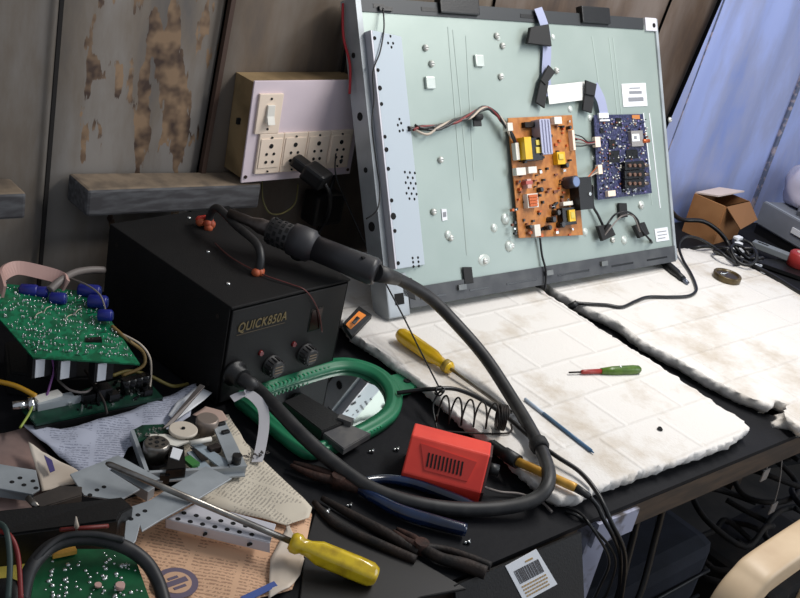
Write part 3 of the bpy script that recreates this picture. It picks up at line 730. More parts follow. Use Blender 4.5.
b = B(); b.prism([Vector((cx-.006, cy-.013, .004)), Vector((cx-.006, cy+.013, .004)), Vector((cx-.006, cy+.013, .007)), Vector((cx-.006, cy-.002, .008)), Vector((cx-.006, cy-.013, .013))], 0, dirv=(.012, 0, 0)); obj('rocker', b, WHT, swo, True, bev=.0006)
yy0, yy1 = sl(258, 173).y, sl(258, 133.5).y
xs = [sl(255.5, 155).x+i*(sl(349, 148).x-sl(255.5, 155).x)/4 for i in range(5)]
for i in range(4):
    b = B(); b.bb(xs[i]+.0004, xs[i+1]-.0004, yy0, yy1, 0, .004, bev=.0008); m_ = (xs[i]+xs[i+1])/2; H_ = yy1-yy0
    b.bb(xs[i]+.003, xs[i+1]-.003, yy0+H_*.15, yy1-H_*.12, .0035, .0052, bev=.0006); b.m = 1
    for dx, f, r in ((0, .91, .0014), (0, .06, .0014), (0, .70, .0034), (-.006, .5, .0022), (.006, .5, .0022), (-.0055, .3, .0024), (.0055, .3, .0024)):
        b.cyl((m_+dx, yy0+H_*f, .0035), (m_+dx, yy0+H_*f, .0058), r, seg=10)
    obj('socket', b, [CREAM, HOLE], sb, True)
for u_, v_ in ((.03, .06), (.97, .05)):
    b = B(); b.cyl((bw*u_, bh*v_, 0), (bw*u_, bh*v_, .0015), .0025, seg=8); obj('screw', b, RUST, sb, True)
# plug with moulded body
m1 = (xs[1]+xs[2])/2; pc = SM @ Vector((m1, yy0+(yy1-yy0)*.35, .006))
t = thing('power_plug', 'black mains plug pushed into the second socket of the switchboard', 'plug', pc)
b = B(); e = P3((328, 186, .10))[0]; e = W(326, 183, pc.y-.05)
b.bar(pc+Vector((0, -.001, 0)), pc.lerp(e, .45), .022, .016, bev=.004); obj('plug_body', b, BLK, t)
b = B(); b.bar(pc.lerp(e, .4), e, .034, .024, bev=.005); obj('adapter_body', b, BLK, t)
b = B(); b.tube([e+Vector((-.004, -.002, 0)), W(330, 196, e.y), W(328, 215, WY-.06), W(318, 235, WY-.04), W(312, 262, WY-.03)], .003); obj('cord', b, WIREB, t)
# black adapter block behind, hanging below the board
b = B(); q = W(322, 206, WY-.03); b.box((q.x, WY-.032, q.z), (.055, .036, .05), bev=.006); b.tube([q+Vector((.01, 0, .02)), W(335, 175, WY-.03), W(341, 160, WY-.058)], .003)
single('power_adapter', b, BLK, 'black power adapter block hanging under the switchboard, behind the heat gun', 'power adapter')
b = B(); b.tube([W(262, 180, WY-.01), W(263, 200, WY-.03), W(270, 213, WY-.04), W(283, 213, WY-.04), W(295, 203, WY-.03), W(298, 184, WY-.01)], .0012); single('loose_wire', b, mat('old_yellow_wire', (150, 140, 90), .5), 'yellowed wire looping out below the switchboard', 'wire')
# thin wire from last socket to iron cable
ps = SM @ Vector(((xs[3]+xs[4])/2-.006, yy0+(yy1-yy0)*.4, .004))
b = B(); b.tube([ps, W(336, 176, 1.08), P(349, 208, .14), P(366, 245, .10), P(385, 282, .085), P(402, 314, .065), P(422, 354, .048), P(441, 391, .034)], .0011, 8)
single('thin_wire', b, WIREB, 'thin black wire hanging from the last socket down to the iron cable', 'wire')

# ============================================================ HOT AIR STATION
SW, SH, SD = .187, .135, .245
STM = Matrix.Translation((.606, .849, T+.004)) @ Matrix.Rotation(.113, 4, 'Z')
st = thing('hot_air_station', 'black metal hot-air soldering station with two knobs on its front', 'soldering station', STM)
fo = STM @ Vector((0, 0, 0)); fn = (STM.to_3x3() @ Vector((0, -1, 0)))
def fl(x, y, n=0.):
    q = STM.inverted() @ hit(x, y, fo+fn*n, fn); return q
def ftop(x, y, h=0.):
    q = STM.inverted() @ hit(x, y, STM @ Vector((0, 0, SH-.004+h)), Vector((0, 0, 1))); return q
b = B(); b.bb(0, SW, .004, SD, 0, SH-.006); b.bb(-.001, SW+.001, -.001, SD+.001, SH-.0075, SH-.004, bev=.0015)
b.bb(-.001, .0005, .002, SD, .008, SH-.005); b.bb(SW-.0005, SW+.001, .002, SD, .008, SH-.005)
b.m = 1
for i in range(5): b.bb(SW+.0005, SW+.0015, .06+i*.02, .072+i*.02, .05, .09)
b.m = 2
for v, w in ((.02, .02), (.225, .02), (.02, .11), (.225, .11)): b.cyl((-.0012, v, w), (-.002, v, w), .003, seg=8)
obj('body', b, [STEELP, HOLE, DKIRON], st, True, bev=.0008)
for x, y in ((.02, .03), (SW-.02, .03), (.02, SD-.03), (SW-.02, SD-.03)):
    b = B(); b.cyl((x, y, -.004), (x, y, .001), .008, seg=12); obj('foot', b, RUB, st, True)
b = B(); b.bb(.003, SW-.003, 0, .005, .003, SH-.010, bev=.001)
p = fl(306, 330); obj('front_panel', b, mat('front_panel_black', (11, 10, 11), .6, bump=.15, bscale=700), st, True)
# lettering
a = fl(237, 333, .001); c = fl(288, 319, .001); wd = c.x-a.x
word('lettering', 'QUICK850A', .0165, Matrix.Translation((a.x, -.0006, a.z)) @ Matrix.Rotation(PI/2, 4, 'X'), TANTXT, st, shear=.15, bold=0., sx=wd/.098)
word('lettering', 'QUICK850A', .0165, Matrix.Translation((a.x+.0005, -.0007, a.z+.0003)) @ Matrix.Rotation(PI/2, 4, 'X'), TANTXT, st, shear=.15, bold=0., sx=wd/.098)
b = B(); b.bb(a.x, a.x+wd*.95, -.0008, 0, a.z-.0042, a.z-.0034); obj('printed_line', b, mat('dim_print', (74, 64, 50), .6), st, True)
q0, q1 = fl(312, 311), fl(324, 326)
b = B(); b.bb(q0.x, q0.x+.017, -.0012, 0, q1.z, q0.z+.001); b.m = 1; b.bb(q0.x-.002, q0.x+.019, -.0006, 0, q1.z-.002, q0.z+.003); obj('display_window', b, [DSCREEN, BLKG], st, True)
for px, py in ((277, 369), (311, 357)):
    k = fl(px, py, .012); b = B(); b.lathe((k.x, 0, k.z), (k.x, -.015, k.z), [(0, .0135), (.15, .0135), (.2, .0115), (.9, .0105), (1, .009)], 24)
    for i in range(14):
        a_ = 2*PI*i/14; b.box((k.x+math.cos(a_)*.0115, -.008, k.z+math.sin(a_)*.0115), (.0016, .010, .0016))
    b.m = 1; 
    for i in (-1, 0, 1): b.bb(k.x-.006, k.x+.006, -.0156, -.0148, k.z+i*.004-.0006, k.z+i*.004+.0006)
    obj('knob', b, [mat('knob_grey', (44, 42, 42), .5), mat('knob_line', (120, 104, 84), .5)], st, True)
for px, py in ((262, 354), (295, 345)):
    k = fl(px, py, .003); b = B(); b.cyl((k.x, .001, k.z), (k.x, -.003, k.z), .004, .003); obj('indicator_light', b, mat('red_lens', (110, 24, 24), .3), st, True)
k = fl(237, 375, .008); b = B(); b.lathe((k.x, 0, k.z), (k.x, -.018, k.z), [(0, .016), (.3, .016), (.35, .012), (1, .012)], 18); obj('hose_socket', b, BLK, st, True)
hs_l = Vector((k.x, -.018, k.z))
for px, py in ((189, 218), (208, 252), (228, 284)):
    k = ftop(px, py); b = B(); b.lathe((k.x, k.y, k.z), (k.x, k.y, k.z+.0018), [(0, .0032), (1, .0018)], 10); obj('screw', b, SOLD, st, True)
# hook for the gun with silicone blobs
k0 = ftop(207, 228); k1 = ftop(258, 274)
tz = k0.z
b = B(); hk = [k0, k0+Vector((.002, -.002, .022)), k0.lerp(k1, .12)+Vector((.004, 0, .034)), k0.lerp(k1, .45)+Vector((.006, 0, .030)), k0.lerp(k1, .82)+Vector((.006, 0, .030)), k0.lerp(k1, .97)+Vector((.003, 0, .020)), k1+Vector((0, 0, .002))]
b.tube(hk, .0052); obj('gun_rest_hook', b, RUB, st, True)
b = B(); random.seed(2)
for i in range(7): b.ball(k0+Vector((random.uniform(-.009, .009), random.uniform(-.009, .009), random.uniform(.002, .009))), .006)
b.m = 1
for i in range(3): b.ball(k0+Vector((-.008+i*.004, .008, .010)), .0048)
obj('silicone_blob', b, [ORG, REDS], st, True, label='red-orange silicone lump')
b = B()
for i in range(5): b.ball(k1+Vector((random.uniform(-.005, .005), random.uniform(-.005, .005), .003)), .0052)
obj('silicone_blob', b, ORG, st, True)
# thin red wire over the lid and down the front
b = B(); zt_ = T+SH; b.tube([P(215, 243, SH+.003), P(232, 258, SH+.002), P(262, 274, SH+.003), P(290, 284, SH+.002), STM @ (fl(306, 291, .0015)+Vector((0, 0, .0))), STM @ fl(318, 310, .003), STM @ fl(322, 332, .004)], .0008)
single('red_wire', b, mat('dull_red_wire', (96, 44, 40), .5), 'thin dull red wire lying over the lid and front of the black station', 'wire')
# gun
ga, gb = P(226, 212, SH+.040), P(377, 273, SH+.024)
gt = thing('hot_air_gun', 'black hot-air gun with perforated collar and thick hose, resting on the black station', 'hot air gun', ga.lerp(gb, .5))
ax = gb-ga
def gp(f): return ga+ax*f
b = B(); b.lathe(gp(.02), gp(.32), [(0, .0062), (.5, .0066), (.7, .010), (1, .011)], 18); obj('nozzle', b, mat('nozzle_steel', (92, 84, 80), .4, .7, c2=(60, 54, 52), scale=50), gt)
b = B(); b.lathe(gp(.29), gp(.44), [(0, .010), (.04, .0165), (.95, .0175), (1, .0175)], 24); b.m = 1
xx = ax.normalized(); yv = xx.cross(Vector((0, 0, 1))).normalized(); zv = xx.cross(yv)
for ring in range(4):
    for i in range(11):
        a_ = 2*PI*(i+.5*(ring % 2))/11; rad = yv*math.cos(a_)+zv*math.sin(a_); c_ = gp(.32+ring*.033)
        b.bar(c_+rad*.0163-xx*.0019, c_+rad*.0163+xx*.0019, .0060, .0028, up=rad)
obj('vent_collar', b, [mat('collar_grey', (62, 60, 60), .5), HOLE], gt)
b = B(); b.lathe(gp(.44), gp(.60), [(0, .0175), (.03, .0205), (.4, .0212), (.8, .0208), (.86, .018), (1, .0165)], 26); obj('ring_nut', b, mat('gun_grey', (48, 47, 50), .5), gt)
b = B(); b.lathe(gp(.585), gp(1.), [(0, .0160), (.5, .0166), (.93, .0180), (1, .0150)], 24); b.m = 1; b.box(gp(.9)+Vector((-.006, -.006, .0155)), (.004, .004, .003)); obj('handle', b, [mat('gun_handle', (40, 39, 42), .42, bump=.1), HOLE], gt)
b = B(); q = gp(.46)+Vector((0, -.012, -.014)); b.ball(q, .011, (1, 1, .8)); b.m = 1; b.ball(q+Vector((-.004, -.004, .004)), .006); obj('trigger_cap', b, [BLK, mat('pale_blue_smear', (120, 124, 170), .4)], gt)
hose = [gp(.97), P(398, 279, .135), P(430, 298, .105), P(460, 328, .075), P(487, 360, .052), P(513, 400, .036), P(532, 432, .034), P(546, 462, .034), P(548, 484, .033), P(533, 500, .022), P(500, 508, .014), P(455, 509, .011), P(410, 502, .012), P(370, 488, .014), P(335, 464, .020), P(303, 436, .030), P(278, 410, .036), P(254, 386, .036), STM @ (hs_l+Vector((.004, -.012, -.002))), STM @ (hs_l+Vector((0, .004, 0)))]
b = B(); b.tube(hose, .0082, 14, 8); obj('hose', b, RUB, gt)
b = B(); b.lathe(gp(.985), gp(1.)+(hose[1]-gp(1.))*.9, [(0, .012), (1, .009)], 16); obj('strain_relief', b, RUB, gt)
b = B(); q = P(537, 441, .036); q2 = P(541, 449, .036); b.lathe(q, q2, [(0, .0088), (.2, .0115), (.8, .0115), (1, .0088)], 12); obj('tape_band', b, TAPE, gt)

# ============================================================ MIRROR
mz = .004
mc = [P(x, y, mz) for x, y in ((243, 401), (272, 387), (305, 376), (338, 368), (362, 371), (382, 381), (393, 397), (391, 414), (377, 427), (350, 441), (315, 454), (302, 452), (275, 431), (250, 411))]
mt = thing('framed_mirror', 'arched hand mirror in a green plastic frame lying face up on the bench', 'mirror', sum(mc, Vector())/len(mc))
path = smoothloop(mc, 5)
b = B(); prof = [(-.010, 0), (-.010, .008), (-.0065, .012), (-.003, .0095), (0, .0125), (.004, .0125), (.007, .009), (.0105, .009), (.0105, 0)]
b.sweep(path, prof); b.m = 1
a, c = P(262, 386, .016), P(334, 363, .016)
for i in range(16): q = P(268+i*4.0, 388-i*1.4, .0125); b.box(q, (.0022, .005, .003))
for i in range(7): q = P(361+i*3.2, 436-i*1.6, .0125); b.box(q, (.0022, .005, .003))
obj('frame', b, [GREENP, mat('pale_green_rib', (46, 150, 104), .4)], mt)
b = B(); tp = on(.012, (386, 376), (402, 372), (424, 381), (412, 390), (398, 394)); b.prism(tp, .005, bev=.001); b.m = 1; q = P(407, 381, .0125); b.cyl(q, q+Vector((0, 0, .001)), .0045); obj('hanging_tab', b, [GREENP, HOLE], mt)
b = B(); inn = [Vector((p.x, p.y, T+.006)) for p in path]; b.prism(inn, .004); obj('mirror_glass', b, mat('mirror_silver', (190, 196, 196), .03, 1.), mt)
# black box with grey lid plate lying over the mirror
zb_ = .026
t = thing('cartridge_box', 'flat black plastic box with a grey end plate lying on the green mirror', 'box', P(320, 420, .014))
b = B(); b.prism(on(zb_, (283, 401), (303, 393), (349, 420), (322, 431)), .012, bev=.001); obj('box_body', b, BLK, t)
b = B(); b.prism(on(zb_-.004, (319, 430), (338, 419), (371, 433), (344, 449)), .008, bev=.001); b.m = 0; b.bar(P(338, 419, zb_-.002), P(352, 424, zb_-.002), .010, .010); obj('end_plate', b, mat('scuffed_grey', (72, 72, 74), .6, c2=(92, 90, 88), scale=60), t)

# ============================================================ ORANGE STICKER BOX, RIBBON
t = thing('cutter_case', 'flat black case with an orange sticker propped on the slab beside the station', 'case', P(357, 325, .02))
b = B(); q = P3((343, 323, .045), (359, 306, .045), (372, 315, .040), (352, 336, .028)); b.prism(q, .006); obj('case_body', b, BLK, t)
b = B(); q = P3((346, 324, .0462), (359, 311, .0462), (366, 315, .043), (351, 329, .0355)); b.prism(q, .0012); b.m = 1; b.prism(P3((352, 322, .0465), (357, 316, .0468), (360, 318, .046), (355, 324, .0445)), .001); obj('sticker', b, [RUBP, BLK], t)
b = strip3(P3((232, 399, .030), (240, 395, .034), (246, 393, .036), (255, 398, .037), (263, 409, .034), (264, 426, .026), (261, 446, .017), (257, 462, .013)), .012, .0006, side=Vector((.7, -.6, .3)).normalized())
single('flat_ribbon_cable', b, [mat('ribbon_white', (206, 204, 208), .5)], 'white flat ribbon cable curving up beside the green mirror', 'ribbon cable')

# ============================================================ TOOLS
def screwdriver(name, label, tip, sh, be, be2, rs, rh, mh, collar):
    t = thing(name, label, 'screwdriver', tip.lerp(be2, .5))
    b = B(); b.lathe(tip, sh, [(0, rs*.5), (.015, rs*.9), (.03, rs), (1, rs)], 12); obj('shaft', b, STL, t)
    b = B(); v0 = b.lathe(sh, be2, [(0, rh*.62), (.04, rh*.82), (.10, rh*.82), (.14, rh*.62), (.22, rh*.66), (.34, rh*.96), (.8, rh), (.93, rh*.96), (.99, rh*.72), (1, rh*.5)], 24, False)
    axd = (be2-sh).normalized()
    for v in v0:                                   # flutes
        f = (v.co-sh).dot(axd)/(be2-sh).length
        if .3 < f < .95:
            c = sh+axd*(v.co-sh).dot(axd); r = v.co-c; i = v0.index(v) % 24
            if i % 4 in (0,): v.co = c+r*.86
    for f in b.bm.faces: f.smooth = True
    obj('handle', b, mh, t)
    if collar:
        b = B(); b.lathe(sh.lerp(be2, .035), sh.lerp(be2, .11), [(0, rh*.84), (1, rh*.84)], 20); obj('collar', b, collar, t)
    return t
screwdriver('screwdriver', 'small bright yellow screwdriver lying on the foam slab beside the green mirror', P(512, 413, .025), P(451, 369, .032), None, P(399, 333, .034), .0025, .0108, YELP, mat('worn_collar', (150, 124, 40), .5))
screwdriver('screwdriver', 'long screwdriver with worn amber handle lying across the newspapers', P(106, 463, .050), P(290, 541, .029), None, P(377, 577, .0125), .0032, .0122, YELD, None)
# tester
t = thing('voltage_tester', 'small green and red voltage tester lying on the foam slab', 'tester', P(605, 370, .025))
a = P(569, 372.5, .026); c = P(640, 369.5, .0275)
b = B(); b.cyl(a, a.lerp(c, .2), .0013, seg=8); obj('blade', b, DKIRON, t)
b = B(); b.lathe(a.lerp(c, .16), a.lerp(c, .46), [(0, .002), (.1, .0032), (1, .0036)], 14); obj('sleeve', b, mat('dull_red', (150, 44, 38), .4), t)
b = B(); b.lathe(a.lerp(c, .44), c, [(0, .0044), (.3, .0064), (.8, .0070), (.95, .0062), (1, .0040)], 16); q = a.lerp(c, .7); b.m = 1; b.ball(q+Vector((0, 0, .0055)), .0022); obj('grip', b, [mat('leaf_green', (92, 124, 40), .3, c2=(70, 98, 30), scale=60), SOLD], t)
# refill
t = thing('pen_refill', 'blue ballpoint pen refill lying near the front of the foam slab', 'pen refill', P(560, 425, .024))
a = P(525, 399, .0245); c = P(594, 453, .0245)
b = B(); b.cyl(a, a.lerp(c, .3), .0022, seg=10); obj('clear_tube', b, mat('milky_tube', (170, 186, 204), .3), t)
b = B(); b.cyl(a.lerp(c, .28), a.lerp(c, .96), .0024, seg=10); b.cyl(a.lerp(c, .96), c, .0018, .0006, seg=10); obj('ink_tube', b, mat('ink_blue', (74, 108, 140), .3), t)

# red iron stand base
r0, r1 = P(399, 483, 0), P(478, 504, 0); t1_, t2_ = P(425, 425, .046), P(493, 450, .046)
dirx = (r1-r0).normalized(); diry = Vector((-dirx.y, dirx.x, 0))
if diry.dot(t1_-r0) < 0: diry = -diry
Lr = (r1-r0).length; Wd = (Vector((t1_.x, t1_.y, 0))-Vector((r0.x, r0.y, 0))).dot(diry)
RM = frame(r0, dirx, diry, Vector((0, 0, 1)))
rt = thing('soldering_iron_station', 'small red plastic soldering power unit with a vent grille on the bench', 'power unit', RM)
b = B(); prof_ = [(0, 0), (Wd*1.08, 0), (Wd*1.0, .046), (Wd*.42, .050), (-.002, .016)]
b.prism([Vector((0, y, z_)) for y, z_ in prof_], 0, dirv=(Lr, 0, 0)); obj('case', b, REDP, rt, True, bev=.002)
b = B(); nrm = Vector((0, -(.050-.016), Wd*.42+.002)).normalized()
fc = lambda u, v: Vector((Lr*u, -.002+(Wd*.42+.002)*v, .016+.034*v))
rec = [fc(.14, .84), fc(.86, .74), fc(.80, .20), fc(.26, .20)]
b.prism([p+nrm*.0012 for p in rec], 0, dirv=-nrm*.002); b.m = 1
for i in range(10):
    u = .27+i*.047; b.bar(fc(u, .66)+nrm*.001, fc(u+.012, .30)+nrm*.001, .0019, .0016, up=nrm)
obj('vent_grille', b, [mat('red_recess', (196, 52, 42), .5), HOLE], rt, True)
b = B(); b.prism([Vector((Lr, y*.94+.001, z_*.94+.001)) for y, z_ in prof_], 0, dirv=(.0025, 0, 0)); b.m = 1
b.cyl((Lr, Wd*.5, .030), (Lr+.014, Wd*.5, .030), .007, seg=14); obj('end_panel', b, [mat('dark_end', (60, 34, 32), .6), BLK], rt, True)
b = B(); b.tube([RM @ Vector((Lr+.002, Wd*.25, .014)), P(500, 492, .006), P(520, 494, .006), P(540, 501, .006), P(552, 512, .004)], .0016, 8); obj('lead_wire', b, WIREG, rt)
# spring holder
t = thing('iron_holder', 'coiled wire soldering iron holder standing behind the red power unit', 'iron holder', P(470, 430, 0))
ca, cb = P(436, 408, .040), P(506, 418, .042)
pts = []; ax_ = cb-ca; xn = ax_.normalized(); yn = xn.cross(Vector((0, 0, 1))).normalized(); zn = xn.cross(yn)
turns = 5.
for i in range(int(turns*14)+1):
    f = i/(turns*14); a_ = 2*PI*turns*f; r_ = .0165-.001*f; pts.append(ca+ax_*(f*.88)+(yn*math.cos(a_)+zn*math.sin(a_))*r_)
for i in range(1, 5*14):
    f = i/(5*14); a_ = 2*PI*5*f; pts.append(ca+ax_*(.88+.12*f)+(yn*math.cos(a_)+zn*math.sin(a_))*.0150)
b = B(); b.tube(pts, .0012, 6, 2); obj('spring', b, DKIRON, t)
b = B(); b.tube([P(430, 430, .024), P(470, 433, .025), P(508, 433, .025), P(511, 424, .030)], .0012, 6); b.tube([P(430, 430, .024), P(436, 450, .004), P(480, 462, .004)], .0012, 6); obj('base_wire', b, DKIRON, t)
pts = []; ca2, cb2 = P(436, 436, .006), P(492, 452, .010)
b = B()
for i in range(15*8+1): f = i/(15*8); a_ = 2*PI*15*f; pts.append(ca2+(cb2-ca2)*f+(yn*math.cos(a_)+zn*math.sin(a_))*.0042)
b.tube(pts, .0007, 5, 1); obj('small_spring', b, DKIRON, t)
# iron
ia, ib, ic, idd = P(489, 444, .024), P(518, 462, .029), P(576, 488, .031), P(590, 497, .028)
t = thing('soldering_iron', 'soldering iron with black collar and brass tube, its cable hanging over the bench edge', 'soldering iron', ia)
b = B(); b.lathe(ia, ib, [(0, .0052), (.1, .0078), (.5, .0070), (.55, .0085), (1, .0085)], 16); obj('collar', b, BLK, t)
b = B(); b.lathe(ib-(ib-ia)*.05, ic, [(0, .0054), (.95, .0054), (1, .0050)], 16); obj('barrel', b, GOLD, t)
b = B(); b.lathe(ic, idd, [(0, .0050), (1, .0036)], 12); obj('cable_boot', b, RUB, t)
b = B(); b.tube([idd, P(598, 507, .018), P(604, 520, .008), P(609, 535, -.02)-Vector((0, .008, 0)), P(613, 556, -.07)-Vector((0, .012, 0)), P(611, 600, -.16)-Vector((0, .01, 0)), P(606, 640, -.26)], .0028, 8); obj('cable', b, WIREB, t)
b = B(); b.tube([P(397, 393, .018), P(420, 390, .028), P(434, 389, .036), P(455, 389, .036), P(480, 399, .034), P(508, 418, .032), P(530, 437, .032), P(556, 456, .032), P(580, 472, .030), P(598, 494, .024), P(611, 522, .004), P(617, 550, -.05)-Vector((0, .012, 0)), P(614, 600, -.15)-Vector((0, .01, 0)), P(612, 640, -.26)], .0028, 8)
single('black_cable', b, WIREB, 'black cable running from the mirror tab along the coil holder and over the edge', 'cable')
b = B(); q = P(440, 391, .036); pts = [q+Vector((math.cos(a_)*.005*(1+.2*math.sin(3*a_)), math.sin(a_)*.005, .004*math.sin(a_*1.7))) for a_ in [i*.6 for i in range(22)]]; b.tube(pts, .0012, 6, 3)
b.tube([q, P(433, 405, .02), P(436, 425, .006), P(440, 440, .003)], .0014, 6); single('wire_knot', b, WIREB, 'knotted black wire where the thin wire meets the iron cable', 'wire')
for i, pp in enumerate(([(560, 505, .002), (578, 512, .004), (592, 528, .0), (601, 553, -.05), (592, 580, -.1), (578, 610, -.16)], [(566, 512, .002), (584, 520, .002), (606, 548, -.05), (602, 580, -.11), (588, 610, -.2)])):
    b = B(); b.tube([P(*p)-(Vector((0, .012, 0)) if p[2] < 0 else Vector()) for p in pp], .0018, 8)
    single('hanging_wire', b, WIREB, ('thin black wire crossing the white bench leg, outer loop', 'thin black wire crossing the white bench leg, inner strand')[i], 'wire')

# pliers
def jaws(b, piv, tipp, w, h, side):
    b.tube([piv, piv.lerp(tipp, .4)+side*w*.5, tipp+side*w*.12], 0, 8, 5, radii=[h, h*.85, h*.35])
t = thing('pliers', 'rusty pliers with glossy dark blue handles lying under the black hose', 'pliers', P(390, 500, 0))
pv, tp_ = P(338, 481, .010), P(293, 463, .010); sd = (tp_-pv).normalized().cross(Vector((0, 0, 1)))
b = B(); jaws(b, pv, tp_, .010, .006, sd); b.tube([pv, P(352, 487, .010), P(362, 489, .010)], 0, 8, 4, radii=[.0075, .0065, .005]); b.lathe(pv-Vector((0, 0, .007)), pv+Vector((0, 0, .008)), [(0, .008), (1, .008)], 14); obj('jaw', b, RUST, t)
b = B(); jaws(b, pv, tp_+sd*-.004, .010, .006, -sd); b.tube([pv, P(350, 484, .010), P(364, 483, .010)], 0, 8, 4, radii=[.0075, .0065, .005]); obj('jaw', b, RUST, t)
b = B(); b.tube([P(358, 488, .010), P(375, 498, .011), (P(400, 511, .011)), P(435, 522, .011), P(466, 530, .010)], 0, 14, 6, radii=[.0048, .0062, .0074, .0078, .0068]); obj('handle', b, BLUEH, t)
b = B(); b.tube([P(360, 482, .010), P(385, 479, .0075), P(415, 484, .0065), P(450, 497, .0065), P(476, 508, .0065)], 0, 14, 6, radii=[.0044, .0055, .0062, .0064, .0058]); obj('handle', b, BLUEH, t)
t = thing('pliers', 'dark iron cutting pliers with black handles lying in front of the blue pliers', 'pliers', P(430, 550, 0))
pv = P(421, 547, .009); tp_ = P(396, 529, .008); sd = (tp_-pv).normalized().cross(Vector((0, 0, 1)))
b = B(); jaws(b, pv, tp_, .008, .0055, sd); b.lathe(pv-Vector((0, 0, .006)), pv+Vector((0, 0, .007)), [(0, .0075), (1, .0075)], 12); obj('jaw', b, RUST, t)
b = B(); jaws(b, pv, tp_-sd*.004, .008, .0055, -sd); obj('jaw', b, RUST, t)
b = B(); b.tube([pv, P(440, 558, .009), P(465, 565, .009), P(486, 573, .009)], 0, 10, 5, radii=[.006, .0062, .0072, .0074]); obj('handle', b, DKIRON, t)
b = B(); b.tube([pv, P(443, 549, .008), P(468, 557, .009), P(491, 566, .009)], 0, 10, 5, radii=[.005, .004, .0045, .0045]); obj('handle', b, DKIRON, t)
t = thing('tin_snips', 'long blackened tongs lying between the blue pliers and the amber screwdriver', 'tongs', P(360, 530, 0))
b = B(); b.tube([P(322, 498, .006), P(350, 514, .007), P(385, 533, .007), P(418, 553, .006)], 0, 10, 5, radii=[.003, .005, .006, .005]); obj('arm', b, DKIRON, t)
b = B(); b.tube([P(314, 502, .006), P(335, 524, .006), P(375, 543, .006), P(416, 560, .006)], 0, 10, 5, radii=[.003, .005, .006, .005]); obj('arm', b, DKIRON, t)

# black panel on the bench and barcode flap over the edge
b = B(); b.prism(on(.0035, (318, 503), (335, 513), (400, 549), (466, 588), (420, 597), (340, 640), (300, 600), (306, 545)), .003, bev=.0006); single('plastic_sheet', b, mat('panel_satin', (18, 17, 19), .5, c2=(24, 23, 23), scale=12), 'thin flat black panel lying at the front of the bench under the amber handle', 'panel')
t = thing('black_shell', 'black plastic shell with a white barcode label leaning against the bench front', 'shell', Vector((.72, .45, T-.2)))
a, c = P(455, 586, .004), P(563, 526, .004); e0 = Vector((a.x, ye-.004, T+.002)); e1 = Vector((lgx-.024, ye-.004, T+.002))
dn_ = Vector((0, -.10, -.26)); b = B(); 
nn_ = (e1-e0).cross(dn_).normalized(); nn_ = nn_ if nn_.y < 0 else -nn_
e1 = hit(577, 531, e0, nn_); br_ = hit(583, 660, e0, nn_); q = [e0, e1, br_, e0+(br_-e1)]
b.prism(q, 0, dirv=nn_*.006, bev=.002); obj('shell_panel', b, BLK, t)
lb = [hit(x, y, e0+nn_*.0062, nn_) for x, y in ((505, 566), (536, 549), (557, 584), (524, 602))]
b = B(); b.prism(lb, 0, dirv=nn_*.0006); b.m = 1; o_, u_, v_ = lb[3]+nn_*.0007, lb[2]-lb[3], lb[0]-lb[3]
random.seed(4); u0 = .12
def lq(a0, a1, b0, b1): b.prism([o_+u_*a0+v_*b0, o_+u_*a1+v_*b0, o_+u_*a1+v_*b1, o_+u_*a0+v_*b1], 0, dirv=nn_*.0003)
while u0 < .84:
    w = random.choice((.012, .02, .03)); lq(u0, u0+w, .45, .8); u0 += w+random.choice((.012, .02, .05 if .42 < u0 < .5 else .015))
b.m = 2
for r_ in range(4):
    u0 = .12
    while u0 < .8: w = random.uniform(.03, .07); lq(u0, u0+w, .34-r_*.085, .38-r_*.085); u0 += w+.02
lq(.5, .72, .86, .9)
obj('barcode_label', b, [LABEL, mat('bar_ink', (70, 66, 66), .6), mat('ochre_ink', (170, 140, 90), .6)], t)

# loose screws and chips
for i, (px, py, s, lab) in enumerate(((372, 452, 1, 'tiny bright screw on the bench left of the red power unit'), (397, 450, 1.1, 'tiny bright metal chip touching the left end of the red power unit'), (468, 543, 1.1, 'tiny white chip beside the end of the blue handle'), (326, 513, 1.4, 'small shiny metal scrap right of the cream newspaper'), (350, 506, .9, 'tiny dull chip in front of the pliers pivot'), (427, 514, 1.1, 'small bright scrap just behind the blue handle'))):
    b = B(); q = P(px, py, .006 if i == 3 else .002); b.lathe(q, q+Vector((.004*s, .002, .0015)), [(0, .0022*s), (.4, .0022*s), (.45, .0012*s), (1, .001*s)], 8); b.ball(q+Vector((-.002, .002, 0)), .0016*s)
    single('loose_screw', b, SOLD, lab, 'screw', 'loose metal bits on the bench')

# ============================================================ RIGHT SIDE
t = thing('tape_ring', 'amber-brown ring lying on the right foam slab', 'ring', P(726, 276, .022))
p = P(726, 279, .0225); b = B(); R0 = .026
b.lathe(p, p+Vector((0, 0, .011)), [(0, R0*.97), (.1, R0), (.9, R0), (1, R0*.97), (1, R0*.80), (.1, R0*.78), (0, R0*.97)], 40, cap=False); obj('ring_body', b, BROWN, t)
b = B(); b.lathe(p+Vector((0, 0, .001)), p+Vector((0, 0, .0085)), [(0, R0*.77), (1, R0*.77)], 36); b.m = 1; b.tube([p+Vector((-.012, .008, .0090)), p+Vector((0, .004, .0095)), p+Vector((.012, .007, .0090))], .0014, 6); obj('ring_core', b, [mat('ring_core', (52, 42, 26), .3), SOLD], t)
